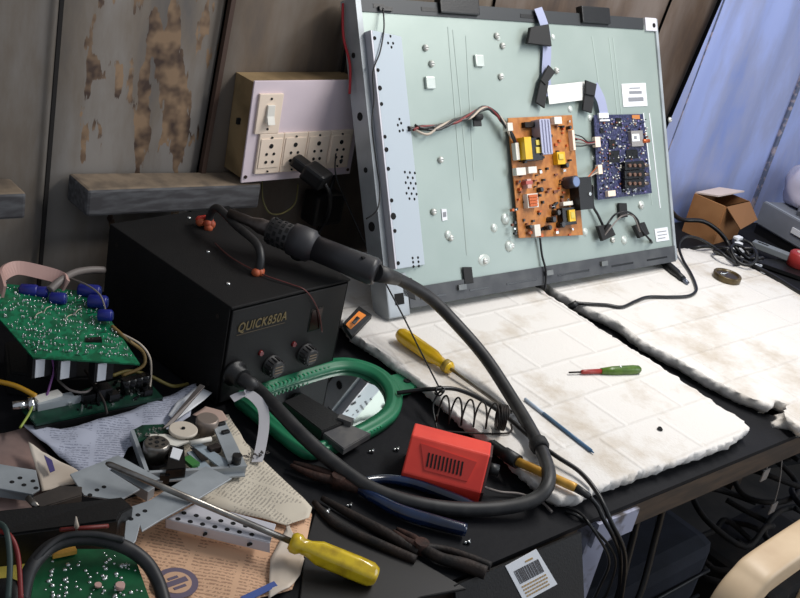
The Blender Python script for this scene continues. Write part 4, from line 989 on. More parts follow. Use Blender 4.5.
# cables and plug
t = thing('aerial_lead', 'black lead with a jack plug looping over the right foam slab', 'cable', P(676, 270, .03))
b = B(); b.tube([P(*p) for p in ((722, 262, .008), (722, 255, .020), (718, 250, .032), (700, 239, .05), (686, 237, .05), (679, 246, .038), (683, 260, .028), (690, 272, .0255), (695, 283, .0255), (696, 291, .0255), (688, 296, .0255), (670, 297, .0255), (648, 297, .0255), (636, 301, .0255), (622, 307, .0255), (607, 305, .0255), (590, 304, .0255), (576, 303, .024))], .0028, 8); obj('cable', b, WIREB, t)
b = B(); q, q2 = P(662, 260, .030), P(683, 279, .027); b.lathe(q, q2, [(0, .004), (.1, .0075), (.7, .008), (.8, .006), (1, .006)], 12); obj('plug', b, BLK, t)
b = B(); b.cyl(q2, P(688, 283, .0265), .0042, .003); obj('plug_tip', b, mat('nickel3', (110, 116, 130), .3, .8), t)
b = B(); b.tube([TM @ tl(650, 240, .016), P(656, 249, .040), P(662, 260, .031)], .0024, 8); obj('cable', b, WIREB, t)
b = B(); b.lathe(P(577, 303, .024), P(570, 307, .016), [(0, .005), (1, .006)], 10); obj('end_plug', b, BLK, t)
b = B(); b.tube([TM @ Vector((TW+.004, .10, -.01)), P(680, 219, .060), P(702, 221, .055), P(716, 229, .04), P(726, 240, .02), P(731, 250, .008)], .0045, 10); single('mains_cable', b, WIREB, 'thick black cable arching from behind the television panel to the cardboard box', 'cable')
b = B(); b.tube([P(679, 252, .008), P(700, 247, .03), P(716, 248, .028), P(738, 258, .027), P(770, 274, .026), P(798, 291, .026), P(815, 300, .026)], .0036, 8); single('black_hose', b, WIREB, 'black cable lying along the far right edge of the right foam slab', 'cable')
# carton
cp = P(712, 244, 0); a = P(690, 234, 0)
t = thing('cardboard_box', 'open brown cardboard box standing in the corner by the blue wall', 'box', cp)
Zu = Vector((0, 0, 1)); h_ = .085
Ptl = hit(700, 203, Vector((a.x, a.y, 0)), (Vector((a.y-cp.y, cp.x-a.x, 0))).normalized())
A0 = a; A1 = cp; dl = (A1-A0).normalized(); dr = Vector((-dl.y, dl.x, 0)); dr = dr if dr.x > 0 else -dr
lx = .072; wx = .105
th_ = .003
def wallp(p, q, hh, m=0, nm='side_panel', lean=Vector()):
    b = B(); n = (q-p).cross(Zu).normalized()*th_; b.prism([p, q, q+Zu*hh+lean, p+Zu*hh+lean], 0, dirv=n); return obj(nm, b, [CARD, CARDSH][m], t)
c0_, c1_ = A1+(A0-A1).normalized()*lx, A1
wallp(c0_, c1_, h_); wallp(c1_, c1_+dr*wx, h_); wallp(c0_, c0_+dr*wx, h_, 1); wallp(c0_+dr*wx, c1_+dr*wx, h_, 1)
b = B(); b.prism([c0_, c1_, c1_+dr*wx, c0_+dr*wx], .0, dirv=(0, 0, .003)); obj('bottom', b, CARDSH, t)
b = B(); up_ = Zu*h_; b.prism([c0_+up_, c0_+dr*wx+up_, c0_+dr*wx*1.05+up_+Zu*.012+(c1_-c0_)*.75, c0_+up_+Zu*.012+(c1_-c0_)*.7], 0, dirv=(0, 0, .003)); obj('flap', b, [mat('card_pale', (214, 196, 188), .8)], t)
b = B(); f0 = c1_+up_; b.prism([f0, f0+dr*wx, f0+dr*wx+dl*.03-Zu*.03, f0+dl*.04-Zu*.035+dr*.01], 0, dirv=dl*.003); obj('flap', b, CARDSH, t)
# black adapter heap with labels
t = thing('cable_bundle', 'tangled bundle of black cables beside the cardboard box', 'cable bundle', P(742, 254, 0))
b = B(); random.seed(12)
for k in range(7):
    c = P(736+random.uniform(-10, 14), 252+random.uniform(-8, 12), .012+.008*k*.6); pts = [c+Vector((math.cos(a_)*(.022+.008*random.random()), math.sin(a_)*(.020+.008*random.random()), .010*math.sin(a_*1.3+k))) for a_ in [i*.7 for i in range(11)]]
    b.tube(pts, .0034, 8, 4)
obj('cables', b, WIREB, t)
b = B(); q = P(735, 247, .03); random.seed(6)
for r_ in range(4):
    for c_ in range(2 if r_ > 1 else 1):
        p = P(735+c_*7-(0 if r_ > 1 else -3), 238+r_*6, .045-.008*r_); b.box(p, (.010 if r_ > 1 else .02, .012, .007), bev=.002)
obj('white_tags', b, LABEL, t)
b = B(); q = P(757, 265, .006); b.box(q, (.02, .014, .004), Matrix.Identity(4)); q = P(764, 272, .005); b.box(q, (.012, .008, .004)); single('paper_scrap', b, LABEL, 'small white scraps among the dark clutter behind the right slab', 'scrap')
# grey device
d0_, d1_ = P(752, 232, .0), P(812, 268, .0)
dd = (d1_-d0_).normalized(); dq = Vector((-dd.y, dd.x, 0)); dq = dq if dq.x > 0 else -dq
t = thing('grey_appliance', 'grey flat appliance case standing behind the clutter at the right edge', 'appliance', d0_)
hh = .052
b = B(); b.prism([d0_+Zu*.02, d1_+dd*.1+Zu*.02, d1_+dd*.1+dq*.12+Zu*.02, d0_+dq*.12+Zu*.02], 0, dirv=Zu*hh, bev=.004); obj('case', b, GREYD, t)
b = B(); b.bar(d0_+Zu*(.02+hh)+dq*.004+dd*.004, d1_+Zu*(.02+hh)+dq*.004, .006, .006); b.m = 1; b.bar(d0_+dd*.10-dq*.001+Zu*.05, d0_+dd*.15-dq*.001+Zu*.05, .004, .012); obj('top_edge', b, [mat('grey_light', (150, 156, 164), .4), LABEL], t)
b = B(); b.bar(d0_+Zu*.01+dq*.03, d1_+dd*.05+Zu*.01+dq*.03, .05, .02); obj('foot_rail', b, BLK, t)
b = B(); q = d0_+dq*.06+Zu*(.02+hh)+dd*.08; b.tube([q+Vector((-.03, .01, .006)), q+Vector((0, .02, .014)), q+Vector((.01, -.01, .012)), q+Vector((-.02, -.02, .006)), q+Vector((-.04, 0, .008))], .006, 8); single('grey_strap', b, mat('mid_grey', (90, 92, 98), .6), 'dark grey strap coiled on top of the grey appliance', 'strap')
b = B(); s0, s1 = P(753, 243, .022), P(792, 258, .022); b.bar(s0, s1+(s1-s0)*.1, .022, .012, bev=.001); b.m = 1
for i in range(3): q = s0.lerp(s1, .15+i*.09)+Zu*.006; b.box(q, (.004, .007, .002))
single('metal_strip', b, [mat('grey_strip', (140, 146, 150), .4, .3), HOLE], 'pale grey slotted metal strip in front of the grey appliance', 'metal strip')
b = B(); s0, s1 = P(748, 262, .004), P(800, 280, .004); b.prism([s0, s1, s1+dq*.12, s0+dq*.10], 0, dirv=Zu*.007); single('black_tray', b, BLK, 'black tray lying under the pale metal strip at the right', 'tray')
b = B(); q = P(800, 258, .03); b.lathe(q-Vector((0, 0, .02)), q+Vector((0, 0, .012)), [(0, .018), (.1, .022), (.9, .022), (1, .018)], 20); b.m = 1; b.cyl(q+Vector((0, 0, .0118)), q+Vector((0, 0, .0125)), .010)
single('red_spool', b, [mat('red_spool', (160, 46, 44), .4), PINK], 'red spool at the right edge in front of the grey appliance', 'spool')
b = B(); random.seed(8); q = hit(803, 206, d0_+dq*.05, Vector((-.7, -.7, 0)))
q.z = max(q.z, T+.115)
v_ = b.ball(q, .055, (1, 1, 1), 24, 16)
for v in v_: v.co += (v.co-q).normalized()*.012*noise.noise(v.co*30); v.co.z = max(v.co.z, T+.02+hh+.001)
single('plastic_bag', b, BAGM, 'pale lilac plastic bag resting on the grey appliance at the right edge', 'bag')

# ============================================================ LEFT CLUTTER
# newspapers
b = B(); b.sheet(on(.0015, (60, 520), (130, 500), (210, 480), (300, 500), (312, 515), (303, 560), (292, 590), (260, 600), (200, 640), (60, 640), (40, 560)), .004, seed=1.)
single('newspaper', b, NEWSO, 'salmon newspaper sheet lying under the perforated channel at the front', 'newspaper')
b = B(); b.sheet(on(.008, (196, 425), (228, 416), (246, 444), (312, 508), (309, 518), (286, 526), (270, 522), (200, 505), (170, 470)), .005, seed=2.)
single('newspaper', b, NEWSC, 'cream newspaper page with a dark headline under the drive mechanism', 'newspaper')
b = B(); random.seed(21); q0, q1 = P(229, 462, .0165), P(266, 452, .0165)
for i in range(11):
    for j in range(3):
        p = q0.lerp(q1, i/10)+Vector((random.uniform(-.0015, .0015), random.uniform(-.004, .004), 0)); a_ = random.random()*PI
        b.bar(p-Vector((math.cos(a_), math.sin(a_), 0))*.0022, p+Vector((math.cos(a_), math.sin(a_), 0))*.0022, .0011, .0004)
ROOTN = [o for o in COL.objects if o.get('label', '').startswith('cream newspaper')][0]
obj('headline', b, mat('headline_ink', (60, 54, 52), .7), ROOTN)
b = B(); b.sheet(on(.012, (22, 425), (60, 430), (110, 420), (160, 400), (196, 386), (190, 418), (150, 440), (128, 448), (118, 470), (80, 474), (50, 450)), .008, seed=3.)
single('newspaper', b, NEWSB, 'blue-grey newspaper sheet in front of the lower green circuit board', 'newspaper')
b = B(); b.sheet(on(.018, (28, 444), (66, 466), (92, 482), (66, 486), (42, 492), (36, 470)), .006, seed=4.); b.m = 1; b.prism(on(.0265, (44, 455), (52, 460), (55, 470), (50, 472)), .001)
single('folded_paper', b, [PAPW, mat('violet_print', (74, 66, 120), .7)], 'folded cream paper scrap with a violet mark at the left', 'paper')
b = B(); b.sheet(on(.018, (176, 404), (196, 388), (212, 394), (190, 412), (176, 422), (168, 418)), .004, seed=9.); single('paper_strip', b, LABEL, 'small white paper strip sticking up behind the drive mechanism', 'paper')
b = B(); b.sheet(on(.005, (282, 512), (304, 560), (300, 575), (288, 592), (268, 600), (270, 560), (286, 530)), .010, seed=6.); single('crumpled_paper', b, PAPW, 'crumpled pale paper corner under the amber screwdriver handle', 'paper')
b = B(); b.sheet(on(.003, (-40, 440), (30, 430), (60, 470), (55, 510), (-40, 520)), .01, seed=7.); single('pink_paper', b, mat('pinkish_paper', (150, 124, 116), .8, c2=(110, 94, 90), scale=18), 'dull pinkish paper at the left edge under the grey plate', 'paper')
# printed seal and blue stripe on salmon paper
NO = [o for o in COL.objects if o.get('label', '').startswith('salmon')][0]
b = B(); c = P(176, 583, .0075)
b.lathe(c, c+Vector((0, 0, .0005)), [(0, .020), (1, .020)], 28); b.m = 1; b.lathe(c+Vector((0, 0, .0004)), c+Vector((0, 0, .0009)), [(0, .014), (1, .014)], 28); b.m = 0
b.box(c+Vector((0, 0, .001)), (.022, .006, .0006)); b.box(c+Vector((0, .006, .001)), (.010, .003, .0006)); b.box(c+Vector((0, -.007, .001)), (.012, .003, .0006))
obj('printed_seal', b, [mat('seal_ink', (104, 92, 110), .7), mat('salmon_plain', (206, 166, 136), .8)], NO)
b = B(); b.prism(on(.0085, (240, 597), (274, 581), (278, 586), (250, 600)), .0006); obj('printed_stripe', b, mat('stripe_blue', (60, 84, 150), .6), NO)
# upper circuit board
zz = .075
qa = P3((-34, 280, zz+.02), (33, 357, zz), (140, 364, zz), (92, 292, zz+.012))
t = thing('circuit_board', 'green circuit board with solder joints and blue capacitors, upper of the two at left', 'circuit board', P(60, 340, .03))
b = B(); b.prism(qa, .0018); obj('board', b, GPCB, t)
def bq(u, v, n=0.): return qa[1].lerp(qa[2], u).lerp(qa[0].lerp(qa[3], u), v)+Vector((0, 0, n))
b = B(); random.seed(31)
for i in range(520):
    u = random.uniform(.03, .97); v = random.uniform(.06, .97)
    if random.random() < .5: v = round(v*12)/12+.01
    p = bq(u, v); b.lathe(p, p+Vector((0, 0, random.uniform(.0015, .004))), [(0, random.uniform(.0006, .0016)), (1, .0004)], 6)
obj('solder_joints', b, SOLD, t)['kind'] = 'stuff'
b = B()
for i in range(60):
    u = random.uniform(.03, .95); v = random.uniform(.05, .95); p = bq(u, v, .0006); b.bar(p, p+Vector((random.uniform(-.012, .012), random.uniform(-.003, .003), 0)), .0012, .0005)
obj('traces', b, mat('dark_trace', (10, 60, 40), .4), t)['kind'] = 'stuff'
for px, py, n, r, l in ((26, 292, 0, .0075, .02), (40, 294, 0, .007, .016), (56, 300, 0, .007, .018), (84, 292, 0, .008, .026), (94, 303, 0, .008, .022), (104, 317, 0, .007, .016)):
    p = P(px-6, py-2, zz+.016); q = p+Vector((l*.8, -l*.6, .002)); b = B(); b.lathe(p, q, [(0, r*.8), (.08, r), (.9, r), (1, r*.8)], 16); b.m = 1; b.cyl(q, q+(q-p).normalized()*.0006, r*.7); obj('capacitor', b, [BLUEC, mat('cap_end', (70, 84, 150), .3, .5)], t)
for u in (.05, .28, .62):
    b = B(); p = bq(u+.07, .06, -.003); b.box(p+Vector((0, .004, -.013)), (.022, .014, .024)); b.m = 1; b.box(p+Vector((-.003, -.0035, -.013)), (.010, .0015, .022)); obj('relay', b, [BLK, LABEL], t)
b = B(); p = bq(.62, .25, .001); b.bar(p, p+Vector((.016, -.006, .002)), .007, .004); obj('chip', b, DKIRON, t)
for i in range(4):
    b = B(); p = bq(.3+i*.13, .5+.1*(i % 2), .002); b.tube([p, p+Vector((.004, .002, .004)), p+Vector((.012, .008, .002))], .0006, 5); obj('jumper', b, WIREW, t)
# lower board
t = thing('circuit_board', 'narrow dark green circuit board with a metal plug, lower of the two at left', 'circuit board', P(90, 410, .012))
ql = P3((22, 409, .024), (36, 424, .020), (163, 397, .020), (140, 372, .026))
b = B(); b.prism(ql, .003); obj('board', b, GPCBD, t)
def lq2(u, v, n=0.): return ql[1].lerp(ql[2], u).lerp(ql[0].lerp(ql[3], u), v)+Vector((0, 0, n))
b = B(); b.prism([lq2(.0, -.02, -.004), lq2(1, -.02, -.004), lq2(1, .15, -.004), lq2(0, .15, -.004)], .008); obj('base_strip', b, BLK, t)
a = P(12, 406, .030); c = P(34, 404, .030); b = B(); b.cyl(a, a.lerp(c, .7), .005, seg=12); b.cyl(a.lerp(c, .7), c, .008, seg=12); obj('metal_plug', b, CHROME, t)
b = B(); b.bar(P(36, 406, .026), P(80, 397, .026), .012, .010); b.m = 1; b.bar(P(36, 400, .032), P(60, 393, .032), .010, .004); obj('slider_case', b, [BRACK, WHT], t)
for i in range(4):
    p = lq2(.76+i*.055, .45+i*.0, 0); b = B(); b.lathe(p, p+Vector((0, 0, .018)), [(0, .006), (.95, .006), (1, .005)], 12); obj('capacitor', b, BLKG, t)
for u, v, s in ((.45, .5, .014), (.57, .5, .018), (.63, .3, .012), (.4, .7, .01), (.9, .2, .01)):
    b = B(); p = lq2(u, v, s*.4); b.box(p, (s, s*.8, s*.8)); obj('component', b, BLKG, t)
b = B(); random.seed(14)
for i in range(90):
    p = lq2(random.uniform(.3, .97), random.uniform(.1, .9)); b.m = random.choice((0, 1, 1)); b.box(p, (random.uniform(.001, .004), .002, random.uniform(.002, .008)))
obj('small_components', b, [SOLD, BLKG], t)['kind'] = 'stuff'
# dark filler block put between the two green boards
b = B(); b.prism(P3((8, 372, .03), (50, 378, .03), (120, 376, .03), (150, 360, .03), (100, 345, .03), (5, 340, .03)), .028, bev=.003); single('dark_filler', b, BLK, 'black block filling the space under the upper green circuit board', 'module')
# pink loop
b = strip3(P3((4, 292, .105), (2, 276, .110), (16, 268, .112), (40, 272, .108), (60, 278, .104), (66, 286, .100)), .016, .003, side=Vector((.2, .5, .8)).normalized())
single('pink_band', b, PINK, 'pale pink flat cable band looping behind the upper green board', 'band')
b = B(); b.tube(P3((50, 290, .098), (60, 281, .104), (74, 273, .104), (90, 270, .100), (104, 270, .096)), .0045); single('grey_cable', b, WIREG, 'short grey cable stub reaching towards the black station', 'cable')
def wire(pts, r, m, lab): b = B(); b.tube(P3(*pts), r, 8, 6); single('loose_wire', b, m, lab, 'wire')
wire([(66, 277, .10), (85, 284, .108), (100, 295, .105), (106, 312, .090)], .0011, WIREG, 'thin grey wire arching over the blue capacitors')
wire([(122, 334, .082), (140, 344, .078), (150, 358, .065), (151, 378, .035), (149, 392, .024)], .0012, WIREW, 'pale wire curving down from the upper green board to the lower one')
wire([(-4, 381, .040), (16, 386, .040), (36, 396, .034)], .0028, WIREY, 'short thick yellow wire at the left edge')
wire([(34, 400, .036), (30, 412, .028), (20, 428, .020)], .0014, WIREYG, 'pale green wire bent over the lower board end')
wire([(112, 326, .084), (128, 340, .078), (143, 352, .060), (143, 366, .045), (122, 376, .036)], .002, mat('tan_wire', (128, 104, 60), .5), 'tan wire beside the pale wire at the board corner')
wire([(112, 376, .034), (130, 371, .036), (150, 376, .030), (172, 386, .018), (188, 384, .010)], .0022, mat('olive_wire', (120, 108, 56), .5), 'olive wire running towards the foot of the station')
wire([(52, 358, .070), (54, 370, .055), (50, 385, .040), (46, 398, .032)], .0013, WIREP, 'violet wire hanging under the upper green board')
wire([(58, 380, .036), (70, 390, .036), (86, 392, .034), (96, 384, .034)], .0014, WIREG, 'grey wire curled between the two green boards')
wire([(85, 370, .040), (96, 388, .036), (104, 402, .030), (107, 414, .022)], .0016, DKIRON, 'dark bent wire crossing the lower board')
# metal brackets
def plate(name, lab, q, z, th, holes=(), m=BRACK, extra=None, hr=.0024):
    b = B(); b.prism(on(z, *q), th)
    b.m = 1
    for px, py in holes: p = P(px, py, z); b.cyl(p-Vector((0, 0, .0005)), p+Vector((0, 0, .0004)), hr, seg=9)
    if extra: b.m = 0; extra(b)
    return single(name, b, [m, HOLE], lab, 'bracket', bev=.0004)
plate('metal_bracket', 'flat galvanised bracket with a long slot, under the long screwdriver tip', [(70, 474), (118, 455), (160, 478), (148, 483), (112, 463), (108, 469), (140, 489), (120, 500), (84, 495)], .030, .002, ((90, 495), (97, 490), (104, 487)),
      extra=lambda b: b.prism(on(.022, (110, 470), (115, 465), (155, 487), (148, 492)), .012))
plate('metal_bracket', 'angled galvanised strip with three holes crossing towards the drive mechanism', [(124, 541), (127, 508), (150, 500), (172, 486), (206, 466), (232, 478), (196, 500), (160, 520), (142, 531), (140, 525), (136, 540), (128, 550)], .036, .002, ((131, 519), (138, 515), (145, 511)))
def flange(b):
    b.prism(P3((166, 519, .026), (270, 543, .026), (270, 553, .014), (166, 528, .014)), 0, dirv=(0, .002, 0)); b.m = 1
    p = P(205, 534, .02); b.box(p, (.004, .002, .003)); p = P(250, 544, .02); b.box(p, (.006, .002, .003))
hl = [(178+i*12.3, 519+i*2.6) for i in range(7)]+[(184+i*12.3, 513+i*2.6) for i in range(7)]
plate('perforated_channel', 'galvanised channel with two rows of holes lying on the salmon newspaper', [(166, 519), (195, 504), (210, 506), (276, 524), (270, 543)], .026, .002, hl, m=BRKT, extra=flange, hr=.0026)
plate('perforated_plate', 'light grey plate with five holes at the left edge', [(-12, 462), (36, 470), (40, 489), (32, 494), (-12, 486)], .026, .002, ((12, 482), (20, 478), (24, 485), (33, 481), (36, 488)),
      extra=lambda b: b.prism(P3((-12, 486, .025), (34, 494, .025), (34, 502, .014), (-12, 496, .014)), 0, dirv=(0, .002, 0)))
b = B(); b.prism(on(.036, (31, 497), (60, 485), (82, 486), (82, 495), (40, 508)), .008, bev=.001); single('dark_block', b, mat('dark_wood_block', (54, 48, 44), .6, c2=(70, 62, 56), scale=40), 'dark grey block lying across the grey plates at left', 'block')
b = B(); b.cyl(P(28, 498, .034), P(38, 508, .034), .003); single('metal_pin', b, STL, 'short steel pin poking out beside the dark block', 'pin')
# thin rod parallel (tweezer blades) near station
b = B(); b.prism(P3((163, 428, .030), (172, 424, .030), (205, 386, .040), (200, 384, .040)), .0015); single('steel_blade', b, mat('dull_steel', (112, 106, 104), .4, .6), 'dull steel blade standing between the newspaper and the drive mechanism', 'blade')
# optical drive mechanism
mz0 = .020
oq = [P(x, y, mz0) for x, y in ((132, 434), (147, 476), (244, 470), (222, 427))]
t = thing('drive_mechanism', 'stripped disc drive mechanism with motors and a gear on the newspapers', 'drive mechanism', P(190, 455, .012))
def oqp(u, v, n=0.): return oq[1].lerp(oq[2], u).lerp(oq[0].lerp(oq[3], u), v)+Vector((0, 0, n))
b = B()
for p, q in ((0, 1), (1, 2), (2, 3)): b.bar(oq[p], oq[q], .004, .010)
b.bar(oqp(0, 0, -.003), oqp(1, 0, -.003), .014, .0018); b.m = 1
obj('frame', b, [BRACK, HOLE], t)
b = B(); b.prism([oqp(.84, -.02, .006), oqp(1.02, -.02, .006), oqp(1.04, 1.06, .006), oqp(.88, 1.06, .006)], .002); b.m = 1
for v in (.95, .75, .2): p = oqp(.97, v, .007); b.box(p, (.009, .005, .004), bev=.001)
obj('side_plate', b, [BRACK, BLK], t)
b = B(); p = P(155, 458, mz0-.004); b.lathe(p, p+Vector((0, 0, .020)), [(0, .0135), (.9, .0135), (1, .012)], 24); b.m = 1
q = p+Vector((0, 0, .020)); b.lathe(q, q+Vector((0, 0, .0006)), [(0, .0025), (1, .0025)], 10)
for i in range(6): b.box(q+Vector((math.cos(i*1.05)*.0075, math.sin(i*1.05)*.0075, .0003)), (.0035, .0022, .0006))
obj('spindle_motor', b, [STL, HOLE], t)
b = B(); p = P(206, 430, mz0-.002); b.lathe(p, p+Vector((0, 0, .016)), [(0, .0125), (.9, .0125), (1, .011)], 24); obj('loading_motor', b, mat('old_brass_grey', (150, 136, 126), .45, .5), t)
b = B(); p = P(183, 431, mz0+.008); b.lathe(p, p+Vector((0, 0, .003)), [(0, .0155), (.7, .0155), (1, .0145)], 32); b.m = 1; b.cyl(p+Vector((0, 0, .003)), p+Vector((0, 0, .0045)), .002, seg=8); obj('gear', b, [mat('bone_plastic', (206, 194, 178), .45), HOLE], t)
b = B(); b.cyl(P(190, 443, mz0+.008), P(211, 439, mz0+.008), .0028, seg=10); b.prism(on(mz0+.006, (150, 434), (166, 434), (190, 441), (176, 446), (150, 440)), .002); obj('rod', b, WHT, t)
b = B(); b.prism(on(mz0+.010, (170, 446), (184, 446), (186, 468), (166, 470)), .012, bev=.001); b.m = 1; b.prism(on(mz0+.0108, (173, 447), (183, 450), (179, 460), (170, 457)), .0008); b.m = 0; b.prism(on(mz0+.004, (160, 468), (170, 466), (170, 476), (160, 476)), .01); obj('laser_sled', b, [BLKG, LABEL], t)
b = B(); b.prism(on(mz0+.002, (190, 444), (200, 442), (236, 466), (224, 470)), .002); b.prism(on(mz0+.002, (187, 452), (194, 450), (212, 468), (200, 470)), .002); obj('guide_plate', b, mat('pale_blue_plate', (170, 184, 194), .4, .4), t)
b = B(); b.prism(on(mz0+.004, (133, 430), (142, 425), (164, 424), (168, 432), (150, 436), (138, 442)), .0016); b.m = 1; random.seed(17)
for i in range(24): p = P(random.uniform(137, 162), random.uniform(427, 436), mz0+.005); b.box(p, (.0018, .0014, .002))
obj('green_circuit', b, [GPCBD, SOLD], t)
b = B(); b.bar(P(186, 458, mz0+.004), P(196, 466, mz0+.004), .01, .004); obj('green_clip', b, mat('clip_green', (60, 120, 60), .4), t)
b = B(); p = P(236, 463, mz0+.006); b.cyl(p, p+Vector((0, 0, .010)), .005, seg=12); b.cyl(P(228, 466, mz0+.004), p, .0018, seg=8); obj('shaft_wheel', b, BLK, t)
b = B(); b.prism(on(mz0+.0045, (190, 447), (196, 449), (208, 459), (202, 461)), .001); b.m = 0; b.box(P(214, 449, mz0+.002), (.014, .008, .008), bev=.001); obj('pad', b, DKIRON, t)
b = B(); b.sheet(on(.028, (192, 417), (205, 408), (222, 412), (228, 420), (214, 424)), .006, seed=12.); single('paper_scrap', b, mat('pink_scrap', (172, 146, 134), .8), 'pinkish scrap behind the drive mechanism motor', 'paper')
# black casing lower left with board and cables
b = B(); b.prism(P3((-30, 518, .045), (0, 509, .05), (122, 496, .05), (133, 506, .050), (122, 512, .05), (118, 520, .05), (-30, 540, .045)), .045, bev=.002); single('black_casing', b, BLK, 'black plastic casing at the lower left behind the small green board', 'casing')
t = thing('small_circuit_board', 'dark green circuit board with bright solder dots at the bottom left corner', 'circuit board', P(90, 580, .02))
qs = P3((38, 556, .034), (60, 549, .034), (132, 549, .034), (150, 600, .030), (156, 660, .026), (20, 660, .026))
b = B(); b.prism(qs, .002); obj('board', b, mat('deep_green_pcb', (18, 72, 44), .35, c2=(24, 92, 56), scale=50), t)
b = B(); random.seed(23)
for i in range(120):
    px = random.uniform(44, 142); py = random.uniform(553, 612); 
    if random.random() < .6: px = random.choice((52, 66, 89, 104, 116, 122))+random.uniform(-2, 2)
    p = P(px, py, .0335-(py-549)*.00006); b.ball(p, random.uniform(.0009, .0024), (1, 1, .7), 6, 4)
obj('solder_joints', b, SOLD, t)['kind'] = 'stuff'
b = B(); p = P(120, 588, .0335); b.cyl(p, p+Vector((0, 0, .004)), .004, seg=10); p = P(98, 586, .033); b.cyl(p, p+Vector((0, 0, .002)), .003, seg=10); obj('trimmer', b, PINK, t)
b = B(); b.bar(P(52, 555, .037), P(76, 550, .037), .006, .004); obj('fuse', b, GOLD, t)
b = B(); b.prism(on(.012, (-10, 548), (28, 552), (36, 572), (20, 590), (-10, 586)), .012); single('yellow_sticker_block', b, YSTK, 'yellow sticker showing behind the wires at the lower left', 'sticker')
b = B(); b.tube(P3((22, 600, .030), (30, 570, .045), (52, 546, .052), (85, 538, .054), (120, 545, .050), (144, 560, .040), (158, 582, .028), (166, 610, .018)), .0062, 12, 8); single('thick_black_cable', b, RUB, 'thick black cable arching around the bottom left circuit board', 'cable')
b = B(); b.tube(P3((26, 590, .030), (34, 562, .050), (60, 538, .060), (92, 534, .062), (124, 540, .058)), .003, 8, 8); single('thin_black_cable', b, RUB, 'thinner black cable running over the thick one at bottom left', 'cable')
wire([(-2, 530, .07), (10, 536, .075), (18, 556, .065), (21, 600, .045)], .0022, WIRER, 'red wire dropping down at the bottom left corner')
wire([(-4, 522, .07), (6, 530, .078), (10, 560, .066), (8, 600, .045)], .0024, mat('grey_green_wire', (50, 66, 62), .5), 'grey-green wire dropping beside the red wire')
wire([(60, 530, .055), (84, 528, .060), (108, 526, .056)], .002, mat('dark_red_wire', (110, 34, 28), .5), 'dark red wire lying on the black casing')
b = B(); p = P(77, 531, .056); b.lathe(p, p+Vector((-.002, 0, .016)), [(0, .003), (1, .0006)], 8); single('white_spike', b, WIREW, 'small pale plastic spike standing on the black cable', 'plastic spike')
b = B(); b.tube(P3((-30, 560, .0), (-20, 596, .02), (10, 594, .03), (14, 640, .02)), .012, 10); single('black_grommet', b, BLK, 'black rounded part at the very bottom left corner', 'part')

# ============================================================ BELOW THE BENCH
b = B(); c = Vector((1.28, .80, 0)); b.box((c.x, c.y, .18), (.62, .34, .36), bev=.03); b.m = 1
for i in range(5): b.tube([(c.x-.31, c.y-.172, .05+i*.06), (c.x, c.y-.178, .06+i*.06), (c.x+.31, c.y-.172, .05+i*.06)], .004, 6)
single('navy_bag', b, [NAVY, BLK], 'dark navy bag standing on the floor under the bench', 'bag')
b = B(); random.seed(41); c = Vector((1.86, .62, 0))
for k in range(16):
    q = c+Vector((random.uniform(-.13, .13), random.uniform(-.08, .1), random.uniform(.03, .45))); pts = [q+Vector((math.cos(a_)*random.uniform(.06, .12), math.sin(a_)*random.uniform(.05, .1), random.uniform(-.02, .02))) for a_ in [i*.8 for i in range(10)]]
    b.tube(pts, .006, 6, 4)
b.box(c+Vector((0, .02, .12)), (.3, .2, .24), bev=.02)
single('scrap_heap', b, [mat('scrap_dark', (16, 14, 13), .8, c2=(36, 28, 22), scale=30)], 'heap of dark scrap cables on the floor under the right of the bench', 'scrap heap')
for i, (px, py) in enumerate(((765, 475), (773, 508))):
    b = B(); q = hit(px, py, Vector((0, .52, 0)), Vector((0, 1, 0))); b.box(q, (.018, .002, .02), bev=.0005); b.tube([q, q+Vector((.005, .01, .05)), q+Vector((0, .03, .12))], .001, 6)
    single('paper_tag', b, mat('tag_white', (150, 144, 140), .7), ('upper white tag hanging under the right of the bench', 'lower white tag hanging under the right of the bench')[i], 'tag')
for i, pp in enumerate(((1.10, .56, .70), (1.13, .56, .70))):
    b = B(); x, y, z_ = pp; s = i*.03; b.tube([(x+s, y, z_), (x+.01+s, y-.01, .58), (x-.02+s, y-.03, .46), (x-.12+s, y-.02, .36), (x-.3, y, .33-s)], .005, 8)
    single('hanging_cable', b, WIREB, ('black cable hanging below the bench, left one', 'black cable hanging below the bench, right one')[i], 'cable')
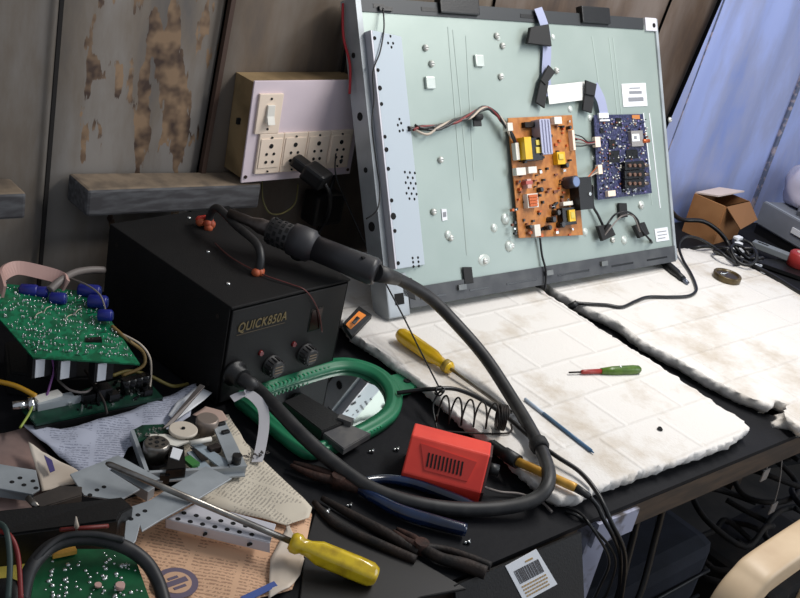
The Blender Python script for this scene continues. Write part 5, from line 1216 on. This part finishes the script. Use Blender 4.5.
# plastic chair: only the corner of its back shows
hz = .66; k0_ = P(742, 581, hz-T); k1_ = P(800, 547, hz-T)
cd = (k1_-k0_); cd.z = 0; cd.normalize(); cn = Vector((cd.y, -cd.x, 0))          # cn points to the viewer side (-y)
CMx = frame(Vector((k0_.x, k0_.y, 0)), cd, -cn, Vector((0, 0, 1)))
t = thing('plastic_chair', 'cream plastic chair at the lower right, showing the corner of its back rail', 'chair', CMx)
def L3(x, y, z_): return Vector((x, y, z_))
b = B(); wch = .46
def rail(b, pts, w, h):
    b.tube(pts, 0, 4, 8, flat=(w, h))
b.tube([L3(.0, 0, .40), L3(-.012, 0, .52), L3(-.004, 0, hz-.045), L3(.022, 0, hz-.012), L3(.06, 0, hz), L3(.23, 0, hz+.012), L3(wch-.06, 0, hz), L3(wch-.022, 0, hz-.012), L3(wch+.004, 0, hz-.045), L3(wch+.012, 0, .52), L3(wch, 0, .40)], 0, 8, 8, flat=(.046, .036))
obj('back_frame', b, CHAIRM, t, True)
b = B()
for i in range(3): x = .27+i*.05; b.bar(L3(x, 0, .42), L3(x, 0, hz), .012, .030, up=Vector((0, 1, 0)))
obj('back_slats', b, CHAIRM, t, True, bev=.003)
b = B(); b.bb(.0, wch, -.42, .02, .40, .425, bev=.01); obj('seat', b, CHAIRM, t, True)
for x in (.02, wch-.02):
    for y in (0, -.40):
        b = B(); b.bar(L3(x, y, 0), L3(x, y, .405), .035, .035, up=Vector((1, 0, 0)), bev=.005); obj('leg', b, CHAIRM, t, True)

# ============================================================ LIGHT
w = bpy.data.worlds.new('world'); SC.world = w; w.use_nodes = True
w.node_tree.nodes['Background'].inputs[0].default_value = (.80, .88, 1, 1); w.node_tree.nodes['Background'].inputs[1].default_value = .36
def area(name, loc, tgt, sx, sy, e, col):
    l = bpy.data.lights.new(name, 'AREA'); l.shape = 'RECTANGLE'; l.size = sx; l.size_y = sy; l.energy = e; l.color = col
    o = bpy.data.objects.new(name, l); COL.objects.link(o); o.location = loc; o.rotation_euler = (Vector(tgt)-Vector(loc)).to_track_quat('-Z', 'Y').to_euler(); return o
area('tube_light', (1.45, .60, T+1.05), (1.25, .72, T), .9, .16, 14, (1, .97, .93))
area('doorway_light', (2.9, -1.2, T+1.0), (1.3, .9, T), 1.2, 1.6, 22, (.86, .92, 1))
SC.view_settings.view_transform = 'Standard'; SC.view_settings.look = 'None'; SC.view_settings.gamma = 1; SC.view_settings.use_curve_mapping = False
SC.view_settings.exposure = 0.
